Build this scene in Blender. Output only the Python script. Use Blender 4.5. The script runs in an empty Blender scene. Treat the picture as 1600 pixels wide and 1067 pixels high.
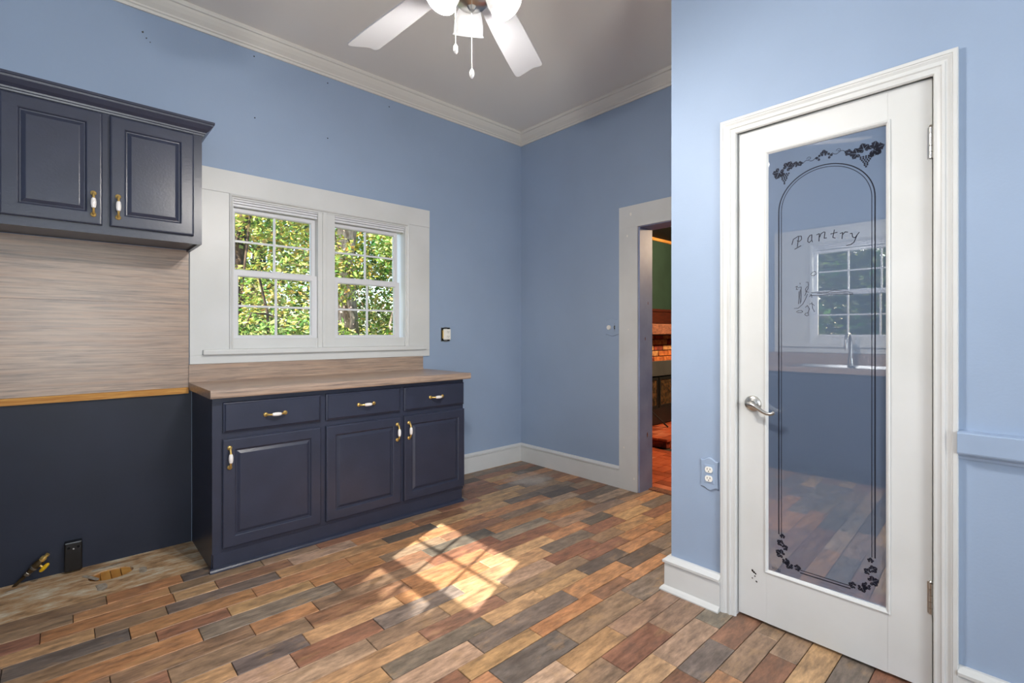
import bpy, bmesh, math, random
from mathutils import Vector, Matrix

scn = bpy.context.scene
COL = scn.collection

# ------------------------------------------------------------------ camera, world, sun, exposure
CAM_H = 1.19
YAW = math.atan(827 / 762.0)                      # view direction, measured from +X towards +Y
cam = bpy.data.cameras.new('camera'); cam_o = bpy.data.objects.new('camera', cam); COL.objects.link(cam_o)
cam.sensor_width = 36.0; cam.lens = 762.0 / 1600.0 * 36.0
cam.shift_y = -(533.5 - 521.0) / 1600.0
cam.clip_start = 0.02; cam.clip_end = 300
cam_o.location = (0, 0, CAM_H)
cam_o.rotation_euler = (math.pi / 2, 0, YAW - math.pi / 2)
scn.camera = cam_o

SUN_AZ = math.atan(0.46)                          # travels +X and a little +Y
SUN_EL = math.radians(32.4)
world = bpy.data.worlds.new('world'); scn.world = world; world.use_nodes = True
wn = world.node_tree.nodes; wl = world.node_tree.links
bg = wn['Background']
sky = wn.new('ShaderNodeTexSky'); sky.sky_type = 'NISHITA'; sky.sun_disc = False
sky.sun_elevation = SUN_EL; sky.sun_rotation = math.radians(245); sky.air_density = 1.0; sky.dust_density = 2.0
wl.new(sky.outputs[0], bg.inputs[0]); bg.inputs[1].default_value = 0.60

sun = bpy.data.lights.new('sun', 'SUN'); sun.energy = 19.0; sun.angle = math.radians(0.35); sun.color = (1.0, 0.95, 0.88)
sun_o = bpy.data.objects.new('sun', sun); COL.objects.link(sun_o)
d = Vector((math.cos(SUN_AZ) * math.cos(SUN_EL), math.sin(SUN_AZ) * math.cos(SUN_EL), -math.sin(SUN_EL)))
sun_o.rotation_euler = d.to_track_quat('-Z', 'Y').to_euler()
sun_o.location = (-8, -4, 8)

def area(name, loc, direction, sx, sy, power, color):
    l = bpy.data.lights.new(name, 'AREA'); l.shape = 'RECTANGLE'; l.size = sx; l.size_y = sy
    l.energy = power; l.color = color
    o = bpy.data.objects.new(name, l); COL.objects.link(o); o.location = loc
    o.rotation_euler = Vector(direction).to_track_quat('-Z', 'Y').to_euler()
    return o
# added fill light behind the camera, just inside the made-up rear window
area('rear_fill_light', (0.05, -2.25, 1.35), (0, 1, 0.5), 1.4, 1.5, 68.0, (0.93, 0.97, 1.0))
# added fill for the doorway wall, in front of the blocked made-up side window
area('side_fill_light', (-0.92, -1.05, 1.55), (1, 0, 0.0), 1.3, 1.1, 8.0, (0.95, 0.98, 1.0))
FAN_POWER = 38.0
DEN_POWER = 230.0
scn.view_settings.view_transform = 'Standard'
scn.view_settings.look = 'None'
scn.view_settings.gamma = 1.0
scn.view_settings.exposure = 0.2
scn.view_settings.use_curve_mapping = False

# ------------------------------------------------------------------ helpers
def lin(c):
    def f(v):
        v /= 255.0
        return v / 12.92 if v <= 0.04045 else ((v + 0.055) / 1.055) ** 2.4
    return (f(c[0]), f(c[1]), f(c[2]), 1.0)

LOC = {}
def loc_of(o):
    return LOC.get(o.name, Vector((0, 0, 0)))

def tag(o, label=None, cat=None, group=None, kind=None):
    if label: o['label'] = label
    if cat: o['category'] = cat
    if group: o['group'] = group
    if kind: o['kind'] = kind
    return o

def empty(name, loc, label=None, cat=None, group=None, kind=None):
    o = bpy.data.objects.new(name, None); COL.objects.link(o)
    o.location = loc; o.empty_display_size = 0.05
    LOC[o.name] = Vector(loc)
    return tag(o, label, cat, group, kind)

class MB:
    """collects faces in world coordinates and links them as one mesh object"""
    def __init__(self, T=None):
        self.v = []; self.f = []; self.T = T; self.c = None
    def av(self, p):
        p = Vector(p)
        if self.T: p = Vector(self.T(p))
        self.v.append(p); return len(self.v) - 1
    def face(self, pts):
        self.f.append([self.av(p) for p in pts])
    def box(self, x0, x1, y0, y1, z0, z1):
        i = [self.av(p) for p in ((x0,y0,z0),(x1,y0,z0),(x1,y1,z0),(x0,y1,z0),(x0,y0,z1),(x1,y0,z1),(x1,y1,z1),(x0,y1,z1))]
        for q in ((0,3,2,1),(4,5,6,7),(0,1,5,4),(1,2,6,5),(2,3,7,6),(3,0,4,7)):
            self.f.append([i[k] for k in q])
        return self
    def loft(self, rings, close_ring=True, cap=(True, True)):
        idx = [[self.av(p) for p in r] for r in rings]
        n = len(idx[0])
        for a, b in zip(idx[:-1], idx[1:]):
            for k in range(n if close_ring else n - 1):
                self.f.append([a[k], a[(k+1) % n], b[(k+1) % n], b[k]])
        if close_ring:
            if cap[0]: self.f.append(idx[0][::-1])
            if cap[1]: self.f.append(idx[-1])
        return self
    def tube(self, pts, radii, seg=10, cap=True):
        pts = [Vector(p) for p in pts]
        if not isinstance(radii, (list, tuple)): radii = [radii] * len(pts)
        rings = []; up = None
        for i, p in enumerate(pts):
            t = (pts[min(i+1, len(pts)-1)] - pts[max(i-1, 0)])
            if t.length < 1e-9: t = Vector((0,0,1))
            t.normalize()
            if up is None:
                up = t.orthogonal().normalized()
            else:
                up = (up - t * up.dot(t))
                up = up.normalized() if up.length > 1e-6 else t.orthogonal().normalized()
            s = t.cross(up)
            r = radii[i]
            rings.append([p + (up * math.cos(2*math.pi*k/seg) + s * math.sin(2*math.pi*k/seg)) * r for k in range(seg)])
        return self.loft(rings, True, (cap, cap))
    def lathe(self, prof, origin, axis=(0,0,1), seg=20, cap=(True, True)):
        o = Vector(origin); a = Vector(axis).normalized(); u = a.orthogonal().normalized(); w = a.cross(u)
        rings = [[o + a*h + (u*math.cos(2*math.pi*k/seg) + w*math.sin(2*math.pi*k/seg))*max(r, 1e-5) for k in range(seg)] for r, h in prof]
        return self.loft(rings, True, cap)
    def sphere(self, c, r, seg=10, n=6, s=(1,1,1)):
        rings = []
        for i in range(n+1):
            th = math.pi * i / n
            rr = max(math.sin(th), 1e-4)
            rings.append([Vector((c[0]+r*s[0]*rr*math.cos(2*math.pi*k/seg), c[1]+r*s[1]*rr*math.sin(2*math.pi*k/seg), c[2]-r*s[2]*math.cos(th))) for k in range(seg)])
        return self.loft(rings)
    def prism(self, pts, h):
        """pts: 3D polygon, h: Vector extrusion"""
        h = Vector(h); pts = [Vector(p) for p in pts]
        return self.loft([pts, [p + h for p in pts]])
    def frame(self, x0, x1, z0, z1, prof, back=None):
        """rectangular rings; prof list of (inset, y); last ring capped, facing -y"""
        rings = [[(x0+i, y, z0+i), (x1-i, y, z0+i), (x1-i, y, z1-i), (x0+i, y, z1-i)] for i, y in prof]
        return self.loft(rings)
    def picture_frame(self, x0, x1, z0, z1, prof):
        """closed ring moulding: prof is a closed (inset, y) loop"""
        rings = [[(x0+i, y, z0+i), (x1-i, y, z0+i), (x1-i, y, z1-i), (x0+i, y, z1-i)] for i, y in prof]
        rings.append(rings[0])
        return self.loft(rings, True, (False, False))
    def build(self, name, mat, parent=None, smooth=False, bevel=0.0, kind=None, label=None, cat=None, group=None, seg=2):
        base = loc_of(parent) if parent else Vector((0, 0, 0))
        me = bpy.data.meshes.new(name)
        me.from_pydata([tuple(p - base) for p in self.v], [], self.f)
        bm = bmesh.new(); bm.from_mesh(me)
        bmesh.ops.remove_doubles(bm, verts=bm.verts, dist=1e-6)
        bmesh.ops.recalc_face_normals(bm, faces=bm.faces)
        if smooth:
            for f in bm.faces: f.smooth = True
        bm.to_mesh(me); bm.free()
        me.materials.append(mat)
        o = bpy.data.objects.new(name, me); COL.objects.link(o)
        LOC[o.name] = base
        if parent: o.parent = parent
        if smooth and smooth != 'all':
            me.set_sharp_from_angle(angle=math.radians(40))
        if bevel:
            m = o.modifiers.new('bevel', 'BEVEL'); m.width = bevel; m.segments = seg; m.limit_method = 'ANGLE'
            m.angle_limit = math.radians(40)
        return tag(o, label, cat, group, kind)

# ------------------------------------------------------------------ materials
def nodes(name):
    m = bpy.data.materials.new(name); m.use_nodes = True
    nt = m.node_tree
    return m, nt.nodes, nt.links, nt.nodes['Principled BSDF']

def mat(name, rgb, rough=0.5, spec=0.5, var=0.0, vscale=6.0, bump=0.0, bscale=60.0, metal=0.0, coat=0.0, stretch=(1,1,1), rgb2=None):
    m, n, l, p = nodes(name)
    p.inputs['Base Color'].default_value = lin(rgb)
    p.inputs['Roughness'].default_value = rough
    p.inputs['Specular IOR Level'].default_value = spec
    p.inputs['Metallic'].default_value = metal
    if coat:
        p.inputs['Coat Weight'].default_value = coat; p.inputs['Coat Roughness'].default_value = 0.15
    tc = n.new('ShaderNodeNewGeometry')
    mp = n.new('ShaderNodeMapping'); mp.inputs['Scale'].default_value = stretch
    l.new(tc.outputs['Position'], mp.inputs[0])
    if var or rgb2:
        nz = n.new('ShaderNodeTexNoise'); nz.inputs['Scale'].default_value = vscale; nz.inputs['Detail'].default_value = 5
        l.new(mp.outputs[0], nz.inputs['Vector'])
        r = n.new('ShaderNodeValToRGB')
        a = lin(rgb); b = lin(rgb2) if rgb2 else tuple(x*(1-var) for x in a[:3]) + (1,)
        r.color_ramp.elements[0].position = 0.35; r.color_ramp.elements[1].position = 0.65
        r.color_ramp.elements[0].color = b; r.color_ramp.elements[1].color = a
        l.new(nz.outputs['Fac'], r.inputs[0]); l.new(r.outputs[0], p.inputs['Base Color'])
    if bump:
        nb = n.new('ShaderNodeTexNoise'); nb.inputs['Scale'].default_value = bscale; nb.inputs['Detail'].default_value = 4
        l.new(mp.outputs[0], nb.inputs['Vector'])
        bp = n.new('ShaderNodeBump'); bp.inputs['Strength'].default_value = bump; bp.inputs['Distance'].default_value = 0.004
        l.new(nb.outputs['Fac'], bp.inputs['Height']); l.new(bp.outputs[0], p.inputs['Normal'])
    return m

M = {}
M['wall'] = mat('blue_wall_paint', (151, 169, 195), 0.55, 0.35, var=0.05, vscale=2.5, bump=0.08, bscale=120)
M['rail'] = mat('blue_trim_paint', (151, 169, 195), 0.4, 0.4, var=0.03)
M['jamb'] = mat('worn_blue_jamb_paint', (146, 157, 190), 0.5, 0.4, rgb2=(128, 140, 176), vscale=5)
M['ceil'] = mat('ceiling_paint', (236, 232, 225), 0.9, 0.1, bump=0.05, bscale=150)
M['white'] = mat('white_trim_paint', (213, 214, 214), 0.35, 0.45, rgb2=(205, 206, 205), vscale=3, bump=0.03, bscale=90)
M['crown'] = mat('crown_paint', (220, 216, 208), 0.45, 0.4)
M['vinyl'] = mat('white_vinyl', (216, 217, 221), 0.3, 0.5)
M['navy'] = mat('navy_cabinet_paint', (51, 56, 74), 0.30, 0.5, rgb2=(47, 52, 69), vscale=8, bump=0.10, bscale=110)
M['navy_wall'] = mat('navy_wall_paint', (37, 42, 58), 0.5, 0.35, rgb2=(33, 38, 52), vscale=3, bump=0.05)
M['dark'] = mat('dark_gap', (14, 14, 15), 0.8, 0.2)
M['brass'] = mat('polished_brass', (232, 196, 118), 0.3, 0.5, metal=0.75)
M['porcelain'] = mat('white_porcelain', (236, 232, 230), 0.15, 0.6, coat=0.4)
M['nickel'] = mat('satin_nickel', (190, 188, 184), 0.28, 0.5, metal=1.0)
M['steel'] = mat('galvanised_steel', (150, 150, 146), 0.4, 0.5, metal=1.0)
M['black'] = mat('black_plastic', (16, 16, 18), 0.22, 0.5)
M['plastic'] = mat('white_plastic', (238, 236, 230), 0.3, 0.5)
M['yellow'] = mat('yellow_valve_handle', (222, 176, 26), 0.4, 0.5)
M['pipe'] = mat('old_gas_pipe', (92, 76, 52), 0.45, 0.5, metal=0.6, rgb2=(60, 48, 32), vscale=30)
M['etch'] = mat('clear_etched_line', (30, 32, 44), 0.6, 0.1)
M['fanwhite'] = mat('fan_white', (196, 197, 202), 0.4, 0.4)
M['green'] = mat('dark_green_wall', (40, 62, 50), 0.7, 0.3, var=0.2)
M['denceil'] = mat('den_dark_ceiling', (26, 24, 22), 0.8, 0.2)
M['mahogany'] = mat('mahogany_wood', (82, 34, 20), 0.35, 0.5, rgb2=(54, 22, 14), vscale=12, stretch=(1, 8, 8))
M['mantel'] = mat('worn_mantel_wood', (150, 98, 74), 0.4, 0.4, rgb2=(96, 60, 48), vscale=24, stretch=(1, 3, 3))
M['brick_a'] = mat('orange_brick', (206, 122, 62), 0.8, 0.2, rgb2=(150, 78, 44), vscale=24, bump=0.5, bscale=70)
M['brick_b'] = mat('red_brick', (160, 72, 46), 0.8, 0.2, rgb2=(92, 46, 36), vscale=20, bump=0.5, bscale=70)
M['brick_c'] = mat('tan_brick', (202, 150, 92), 0.8, 0.2, rgb2=(150, 96, 60), vscale=24, bump=0.5, bscale=70)
M['mortar'] = mat('mortar', (70, 60, 52), 0.9, 0.1, var=0.3, vscale=30)
M['firebox'] = mat('grey_fire_surround', (72, 72, 70), 0.5, 0.4, var=0.2)
M['firemetal'] = mat('black_fire_metal', (28, 27, 26), 0.4, 0.5)
M['fireglass'] = mat('smoked_fire_glass', (96, 70, 44), 0.12, 0.7, rgb2=(48, 36, 26), vscale=18)
M['tile_a'] = mat('terracotta_tile', (206, 104, 66), 0.3, 0.5, rgb2=(178, 82, 52), vscale=9)
M['tile_b'] = mat('pale_terracotta_tile', (216, 132, 98), 0.3, 0.5, rgb2=(190, 98, 66), vscale=9)
M['tile_c'] = mat('dark_terracotta_tile', (176, 84, 52), 0.3, 0.5, rgb2=(140, 66, 44), vscale=9)
M['pine'] = mat('raw_pine', (206, 154, 80), 0.55, 0.3, rgb2=(176, 118, 54), vscale=9, stretch=(1, 1, 14))
M['sink'] = mat('stainless_sink', (170, 172, 175), 0.25, 0.5, metal=1.0)
M['bark'] = mat('pale_pine_bark', (206, 188, 178), 0.9, 0.1, rgb2=(128, 108, 100), vscale=9, stretch=(3, 3, 0.7), bump=0.9, bscale=16)
M['bark_dark'] = mat('dark_bark', (92, 76, 62), 0.9, 0.1, rgb2=(54, 44, 38), vscale=14, stretch=(2, 2, 0.6), bump=0.7, bscale=30)
M['ground'] = mat('leaf_litter_ground', (110, 106, 62), 0.95, 0.1, rgb2=(84, 92, 46), vscale=2)
M['siding'] = mat('white_siding', (200, 200, 196), 0.7, 0.2)

# laminate with long streaks
def laminate():
    m, n, l, p = nodes('taupe_streaked_laminate')
    p.inputs['Roughness'].default_value = 0.30; p.inputs['Specular IOR Level'].default_value = 0.45
    g = n.new('ShaderNodeNewGeometry'); mp = n.new('ShaderNodeMapping'); mp.inputs['Scale'].default_value = (4.5, 70, 120)
    l.new(g.outputs['Position'], mp.inputs[0])
    wv = n.new('ShaderNodeTexNoise'); wv.inputs['Scale'].default_value = 1.0; wv.inputs['Detail'].default_value = 8; wv.inputs['Roughness'].default_value = 0.65; wv.inputs['Distortion'].default_value = 0.5
    l.new(mp.outputs[0], wv.inputs['Vector'])
    r = n.new('ShaderNodeValToRGB'); e = r.color_ramp.elements
    e[0].position = 0.28; e[0].color = lin((104, 91, 86)); e[1].position = 0.68; e[1].color = lin((184, 160, 140))
    k = e.new(0.42); k.color = lin((146, 129, 118)); k2 = e.new(0.54); k2.color = lin((170, 148, 132))
    l.new(wv.outputs['Fac'], r.inputs[0])
    n2 = n.new('ShaderNodeTexNoise'); n2.inputs['Scale'].default_value = 0.45; n2.inputs['Detail'].default_value = 6
    l.new(mp.outputs[0], n2.inputs['Vector'])
    mx = n.new('ShaderNodeMix'); mx.data_type = 'RGBA'; mx.inputs[7].default_value = lin((178, 142, 118))
    rr = n.new('ShaderNodeValToRGB'); rr.color_ramp.elements[0].position = 0.5; rr.color_ramp.elements[1].position = 0.75; rr.color_ramp.elements[1].color = (0.55,)*3 + (1,)
    l.new(n2.outputs['Fac'], rr.inputs[0]); l.new(rr.outputs[0], mx.inputs[0]); l.new(r.outputs[0], mx.inputs[6])
    l.new(mx.outputs[2], p.inputs['Base Color'])
    return m
M['laminate'] = laminate()

# floor planks: own colour from an attribute, streaks, dark patches
def plank_mat():
    m, n, l, p = nodes('wood_look_plank')
    p.inputs['Specular IOR Level'].default_value = 0.45
    at = n.new('ShaderNodeAttribute'); at.attribute_name = 'plank_col'
    g = n.new('ShaderNodeNewGeometry')
    sep = n.new('ShaderNodeVectorMath'); sep.operation = 'SCALE'; sep.inputs['Scale'].default_value = 213.0
    l.new(at.outputs['Color'], sep.inputs[0])
    add = n.new('ShaderNodeVectorMath'); l.new(g.outputs['Position'], add.inputs[0]); l.new(sep.outputs[0], add.inputs[1])
    mp = n.new('ShaderNodeMapping'); mp.inputs['Scale'].default_value = (11, 44, 5); l.new(add.outputs[0], mp.inputs[0])
    mp2 = n.new('ShaderNodeMapping'); mp2.inputs['Scale'].default_value = (7, 15, 5); l.new(add.outputs[0], mp2.inputs[0])
    n1 = n.new('ShaderNodeTexNoise'); n1.inputs['Scale'].default_value = 1.0; n1.inputs['Detail'].default_value = 7; n1.inputs['Roughness'].default_value = 0.7
    l.new(mp.outputs[0], n1.inputs['Vector'])
    n2 = n.new('ShaderNodeTexNoise'); n2.inputs['Scale'].default_value = 1.0; n2.inputs['Detail'].default_value = 6; n2.inputs['Roughness'].default_value = 0.65
    l.new(mp2.outputs[0], n2.inputs['Vector'])
    r1 = n.new('ShaderNodeMapRange'); r1.inputs['From Min'].default_value = 0.3; r1.inputs['From Max'].default_value = 0.7; r1.inputs['To Min'].default_value = 0.42; r1.inputs['To Max'].default_value = 1.42
    l.new(n1.outputs['Fac'], r1.inputs[0])
    mul = n.new('ShaderNodeVectorMath'); mul.operation = 'SCALE'; l.new(at.outputs['Color'], mul.inputs[0]); l.new(r1.outputs[0], mul.inputs['Scale'])
    ramp = n.new('ShaderNodeValToRGB'); ramp.color_ramp.elements[0].position = 0.5; ramp.color_ramp.elements[0].color = (0,0,0,1)
    ramp.color_ramp.elements[1].position = 0.72; ramp.color_ramp.elements[1].color = (0.62,)*3 + (1,)
    l.new(n2.outputs['Fac'], ramp.inputs[0])
    mx = n.new('ShaderNodeMix'); mx.data_type = 'RGBA'; mx.inputs[7].default_value = lin((92, 78, 68))
    l.new(ramp.outputs[0], mx.inputs[0]); l.new(mul.outputs[0], mx.inputs[6])
    ramp3 = n.new('ShaderNodeValToRGB'); ramp3.color_ramp.elements[0].position = 0.26; ramp3.color_ramp.elements[0].color = (0.6,)*3 + (1,)
    ramp3.color_ramp.elements[1].position = 0.45; ramp3.color_ramp.elements[1].color = (0,0,0,1)
    l.new(n2.outputs['Fac'], ramp3.inputs[0])
    mx3 = n.new('ShaderNodeMix'); mx3.data_type = 'RGBA'; mx3.inputs[7].default_value = lin((186, 150, 108))
    l.new(ramp3.outputs[0], mx3.inputs[0]); l.new(mx.outputs[2], mx3.inputs[6])
    # white plaster smear on the planks in the far corner
    dv = n.new('ShaderNodeVectorMath'); dv.operation = 'SUBTRACT'; dv.inputs[1].default_value = (2.80, 2.82, 0); l.new(g.outputs['Position'], dv.inputs[0])
    ln = n.new('ShaderNodeVectorMath'); ln.operation = 'LENGTH'; l.new(dv.outputs[0], ln.inputs[0])
    n4 = n.new('ShaderNodeTexNoise'); n4.inputs['Scale'].default_value = 5.5; n4.inputs['Detail'].default_value = 7; n4.inputs['Roughness'].default_value = 0.75
    l.new(g.outputs['Position'], n4.inputs['Vector'])
    mr = n.new('ShaderNodeMapRange'); mr.inputs['From Min'].default_value = 0.10; mr.inputs['From Max'].default_value = 0.42; mr.inputs['To Min'].default_value = 0.34; mr.inputs['To Max'].default_value = -0.25
    l.new(ln.outputs['Value'], mr.inputs[0])
    ad = n.new('ShaderNodeMath'); l.new(mr.outputs[0], ad.inputs[0]); l.new(n4.outputs['Fac'], ad.inputs[1])
    mr2 = n.new('ShaderNodeMapRange'); mr2.inputs['From Min'].default_value = 0.62; mr2.inputs['From Max'].default_value = 0.98; mr2.inputs['To Max'].default_value = 0.75
    l.new(ad.outputs[0], mr2.inputs[0])
    mx5 = n.new('ShaderNodeMix'); mx5.data_type = 'RGBA'; mx5.inputs[7].default_value = lin((196, 184, 172))
    l.new(mr2.outputs[0], mx5.inputs[0]); l.new(mx3.outputs[2], mx5.inputs[6])
    l.new(mx5.outputs[2], p.inputs['Base Color'])
    rr = n.new('ShaderNodeMapRange'); rr.inputs['To Min'].default_value = 0.32; rr.inputs['To Max'].default_value = 0.55
    l.new(n1.outputs['Fac'], rr.inputs[0]); l.new(rr.outputs[0], p.inputs['Roughness'])
    bp = n.new('ShaderNodeBump'); bp.inputs['Strength'].default_value = 0.18; bp.inputs['Distance'].default_value = 0.003
    l.new(n1.outputs['Fac'], bp.inputs['Height']); l.new(bp.outputs[0], p.inputs['Normal'])
    return m
M['plank'] = plank_mat()
M['grout'] = mat('dark_grout', (58, 46, 38), 0.85, 0.2, var=0.2, vscale=20)

def subfloor_mat():
    m, n, l, p = nodes('stained_bare_subfloor')
    p.inputs['Roughness'].default_value = 0.6
    g = n.new('ShaderNodeNewGeometry')
    mp = n.new('ShaderNodeMapping'); mp.inputs['Scale'].default_value = (4, 11, 4); l.new(g.outputs['Position'], mp.inputs[0])
    a = n.new('ShaderNodeTexNoise'); a.inputs['Scale'].default_value = 1.6; a.inputs['Detail'].default_value = 8; a.inputs['Roughness'].default_value = 0.7
    l.new(mp.outputs[0], a.inputs['Vector'])
    r = n.new('ShaderNodeValToRGB'); e = r.color_ramp.elements
    e[0].position = 0.30; e[0].color = lin((84, 70, 56)); e[1].position = 0.66; e[1].color = lin((224, 214, 194))
    k = e.new(0.42); k.color = lin((160, 128, 94)); k = e.new(0.48); k.color = lin((186, 150, 112)); k = e.new(0.57); k.color = lin((196, 180, 154))
    l.new(a.outputs['Fac'], r.inputs[0]); l.new(r.outputs[0], p.inputs['Base Color'])
    b = n.new('ShaderNodeBump'); b.inputs['Strength'].default_value = 0.5; b.inputs['Distance'].default_value = 0.006
    l.new(a.outputs['Fac'], b.inputs['Height']); l.new(b.outputs[0], p.inputs['Normal'])
    return m
M['subfloor'] = subfloor_mat()
M['smear'] = mat('grey_adhesive_smear', (172, 164, 152), 0.7, 0.2, rgb2=(140, 126, 110), vscale=40)

def glass_mat():
    m, n, l, p = nodes('window_glass')
    n.remove(p)
    out = n['Material Output']
    t = n.new('ShaderNodeBsdfTransparent'); t.inputs[0].default_value = (0.96, 0.98, 0.97, 1)
    gl = n.new('ShaderNodeBsdfGlossy'); gl.inputs['Roughness'].default_value = 0.0
    fr = n.new('ShaderNodeFresnel'); fr.inputs['IOR'].default_value = 1.45
    mx = n.new('ShaderNodeMixShader'); l.new(fr.outputs[0], mx.inputs[0]); l.new(t.outputs[0], mx.inputs[1]); l.new(gl.outputs[0], mx.inputs[2])
    l.new(mx.outputs[0], out.inputs[0])
    return m
M['glass'] = glass_mat()

def door_glass():
    m, n, l, p = nodes('frosted_pantry_glass')
    p.inputs['Base Color'].default_value = lin((90, 106, 130)); p.inputs['Roughness'].default_value = 0.55
    p.inputs['Specular IOR Level'].default_value = 0.3
    gl = n.new('ShaderNodeBsdfGlossy'); gl.inputs['Roughness'].default_value = 0.012; gl.inputs[0].default_value = (0.92, 0.95, 1, 1)
    fr = n.new('ShaderNodeFresnel'); fr.inputs['IOR'].default_value = 1.5
    mr = n.new('ShaderNodeMapRange'); mr.inputs['From Min'].default_value = 0.04; mr.inputs['From Max'].default_value = 1.0
    mr.inputs['To Min'].default_value = 0.34; mr.inputs['To Max'].default_value = 1.0
    l.new(fr.outputs[0], mr.inputs[0])
    mx = n.new('ShaderNodeMixShader'); l.new(mr.outputs[0], mx.inputs[0]); l.new(p.outputs[0], mx.inputs[1]); l.new(gl.outputs[0], mx.inputs[2])
    l.new(mx.outputs[0], n['Material Output'].inputs[0])
    return m
M['doorglass'] = door_glass()

def emit(name, rgb, strength, base=(240, 240, 240)):
    m, n, l, p = nodes(name)
    p.inputs['Base Color'].default_value = lin(base); p.inputs['Roughness'].default_value = 0.3
    p.inputs['Emission Color'].default_value = lin(rgb); p.inputs['Emission Strength'].default_value = strength
    return m
M['shade'] = emit('lit_frosted_shade', (255, 250, 244), 0.5)
M['bulb'] = emit('lit_bulb', (255, 250, 240), 4.0)
M['denlamp'] = emit('lit_den_lamp', (255, 214, 160), 2.0)

def leaf_mat():
    m, n, l, p = nodes('tree_leaf')
    n.remove(p)
    at = n.new('ShaderNodeAttribute'); at.attribute_name = 'leaf_col'
    df = n.new('ShaderNodeBsdfDiffuse'); tr = n.new('ShaderNodeBsdfTranslucent')
    l.new(at.outputs['Color'], df.inputs[0]); l.new(at.outputs['Color'], tr.inputs[0])
    mx = n.new('ShaderNodeMixShader'); mx.inputs[0].default_value = 0.4
    l.new(df.outputs[0], mx.inputs[1]); l.new(tr.outputs[0], mx.inputs[2])
    l.new(mx.outputs[0], n['Material Output'].inputs[0])
    return m
M['leaf'] = leaf_mat()

# ------------------------------------------------------------------ dimensions
YW = 3.315          # face of the window wall
XD = 3.17           # face of the doorway wall
XDB = 3.335         # its far face
XP = 2.09           # face of the pantry wall
YR = 1.17           # pantry return wall
XO = -0.95          # wall behind the camera with the sink window
YB = -2.40          # rear wall
ZC = 3.04

# ------------------------------------------------------------------ the shell
b = MB()
b.box(XO-0.15, 0.72, YW, YW+0.16, -0.05, ZC); b.box(1.97, XDB, YW, YW+0.16, -0.05, ZC)
b.box(0.72, 1.97, YW, YW+0.16, -0.05, 1.09); b.box(0.72, 1.97, YW, YW+0.16, 2.035, ZC)
wall_back = b.build('wall_back', M['wall'], kind='structure', label='blue painted wall with the twin window and cabinets', cat='wall')
MB().box(XO, 0.545, YW-0.003, YW, -0.012, 0.87).build('painted_section', M['navy_wall'], wall_back)
NAILS = [(0.875, 2.912), (1.336, 2.906), (0.879, 2.531), (1.336, 2.528), (1.801, 2.89)]
for x, z in NAILS:
    MB().lathe([(0.004, 0), (0.004, 0.0012)], (x, YW, z), (0, -1, 0), 8).build('nail_hole', M['dark'], wall_back)
for x, z, s in ((0.318, 2.825, 0.007), (0.335, 2.80, 0.005), (0.352, 2.785, 0.004)):
    MB().prism([(x, YW-0.0005, z), (x+s, YW-0.0005, z+s*0.4), (x+s*0.8, YW-0.0005, z+s*1.8), (x-s*0.4, YW-0.0005, z+s)], (0, -0.0008, 0)).build('wall_scuff', M['firebox'], wall_back)

b = MB()
b.box(XD, XDB, 2.042, YW, -0.05, ZC); b.box(XD, XDB, 1.23, 2.042, 2.002, ZC); b.box(XD, XDB, YR-0.12, 1.23, -0.05, ZC)
wall_right = b.build('wall_right', M['wall'], kind='structure', label='blue wall with the open doorway', cat='wall')
b = MB()
b.box(XD-0.004, XDB+0.004, 2.03, 2.042, 0.0, 1.99).box(XD-0.004, XDB+0.004, 1.23, 1.242, 0, 1.99).box(XD-0.004, XDB+0.004, 1.23, 2.042, 1.985, 2.002)
jamb = b.build('door_jamb', M['jamb'], wall_right)

b = MB()
b.box(XP, XP+0.11, 0.90, YR, -0.05, ZC); b.box(XP, XP+0.11, YB, 0.21, -0.05, ZC); b.box(XP, XP+0.11, 0.21, 0.90, 2.06, ZC)
wall_pantry = b.build('wall_pantry', M['wall'], kind='structure', label='blue wall holding the glazed pantry door', cat='wall')
MB().box(XP+0.11, XD, YR-0.12, YR, -0.05, ZC).build('wall_return', M['wall'], kind='structure', label='blue side wall of the pantry closet', cat='wall')
MB().box(XP+0.11, XP+0.9, -0.2, -0.1, -0.05, ZC).box(XP+0.9, XP+1.0, -0.2, YR-0.12, -0.05, ZC).build('wall_closet', M['wall'], kind='structure', label='inner wall of the pantry closet', cat='wall')

OW0, OW1, OZ0, OZ1 = 0.505, 1.355, 1.09, 2.035
b = MB()
b.box(XO-0.15, XO, YB-0.15, -1.75, -0.05, ZC); b.box(XO-0.15, XO, -0.35, OW0, -0.05, ZC); b.box(XO-0.15, XO, OW1, YW, -0.05, ZC)
b.box(XO-0.15, XO, -1.75, -0.35, -0.05, 0.95); b.box(XO-0.15, XO, -1.75, -0.35, 2.15, ZC)
b.box(XO-0.15, XO, OW0, OW1, -0.05, OZ0); b.box(XO-0.15, XO, OW0, OW1, OZ1, ZC)
b.build('wall_left', M['wall'], kind='structure', label='blue wall with the sink window seen mirrored in the door glass', cat='wall')
b = MB()
b.box(XO, -0.7, YB-0.15, YB, -0.05, ZC); b.box(0.8, XP+0.11, YB-0.15, YB, -0.05, ZC); b.box(-0.7, 0.8, YB-0.15, YB, 2.4, ZC); b.box(-0.7, 0.8, YB-0.15, YB, -0.05, 0.2)
b.build('wall_rear', M['wall'], kind='structure', label='blue rear wall behind the viewer', cat='wall')

b = MB(); b.box(XO-0.3, XDB, YB-0.3, YW+0.3, ZC, ZC+0.15)
b.build('ceiling', M['ceil'], kind='structure', label='flat grey white ceiling', cat='ceiling')

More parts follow.
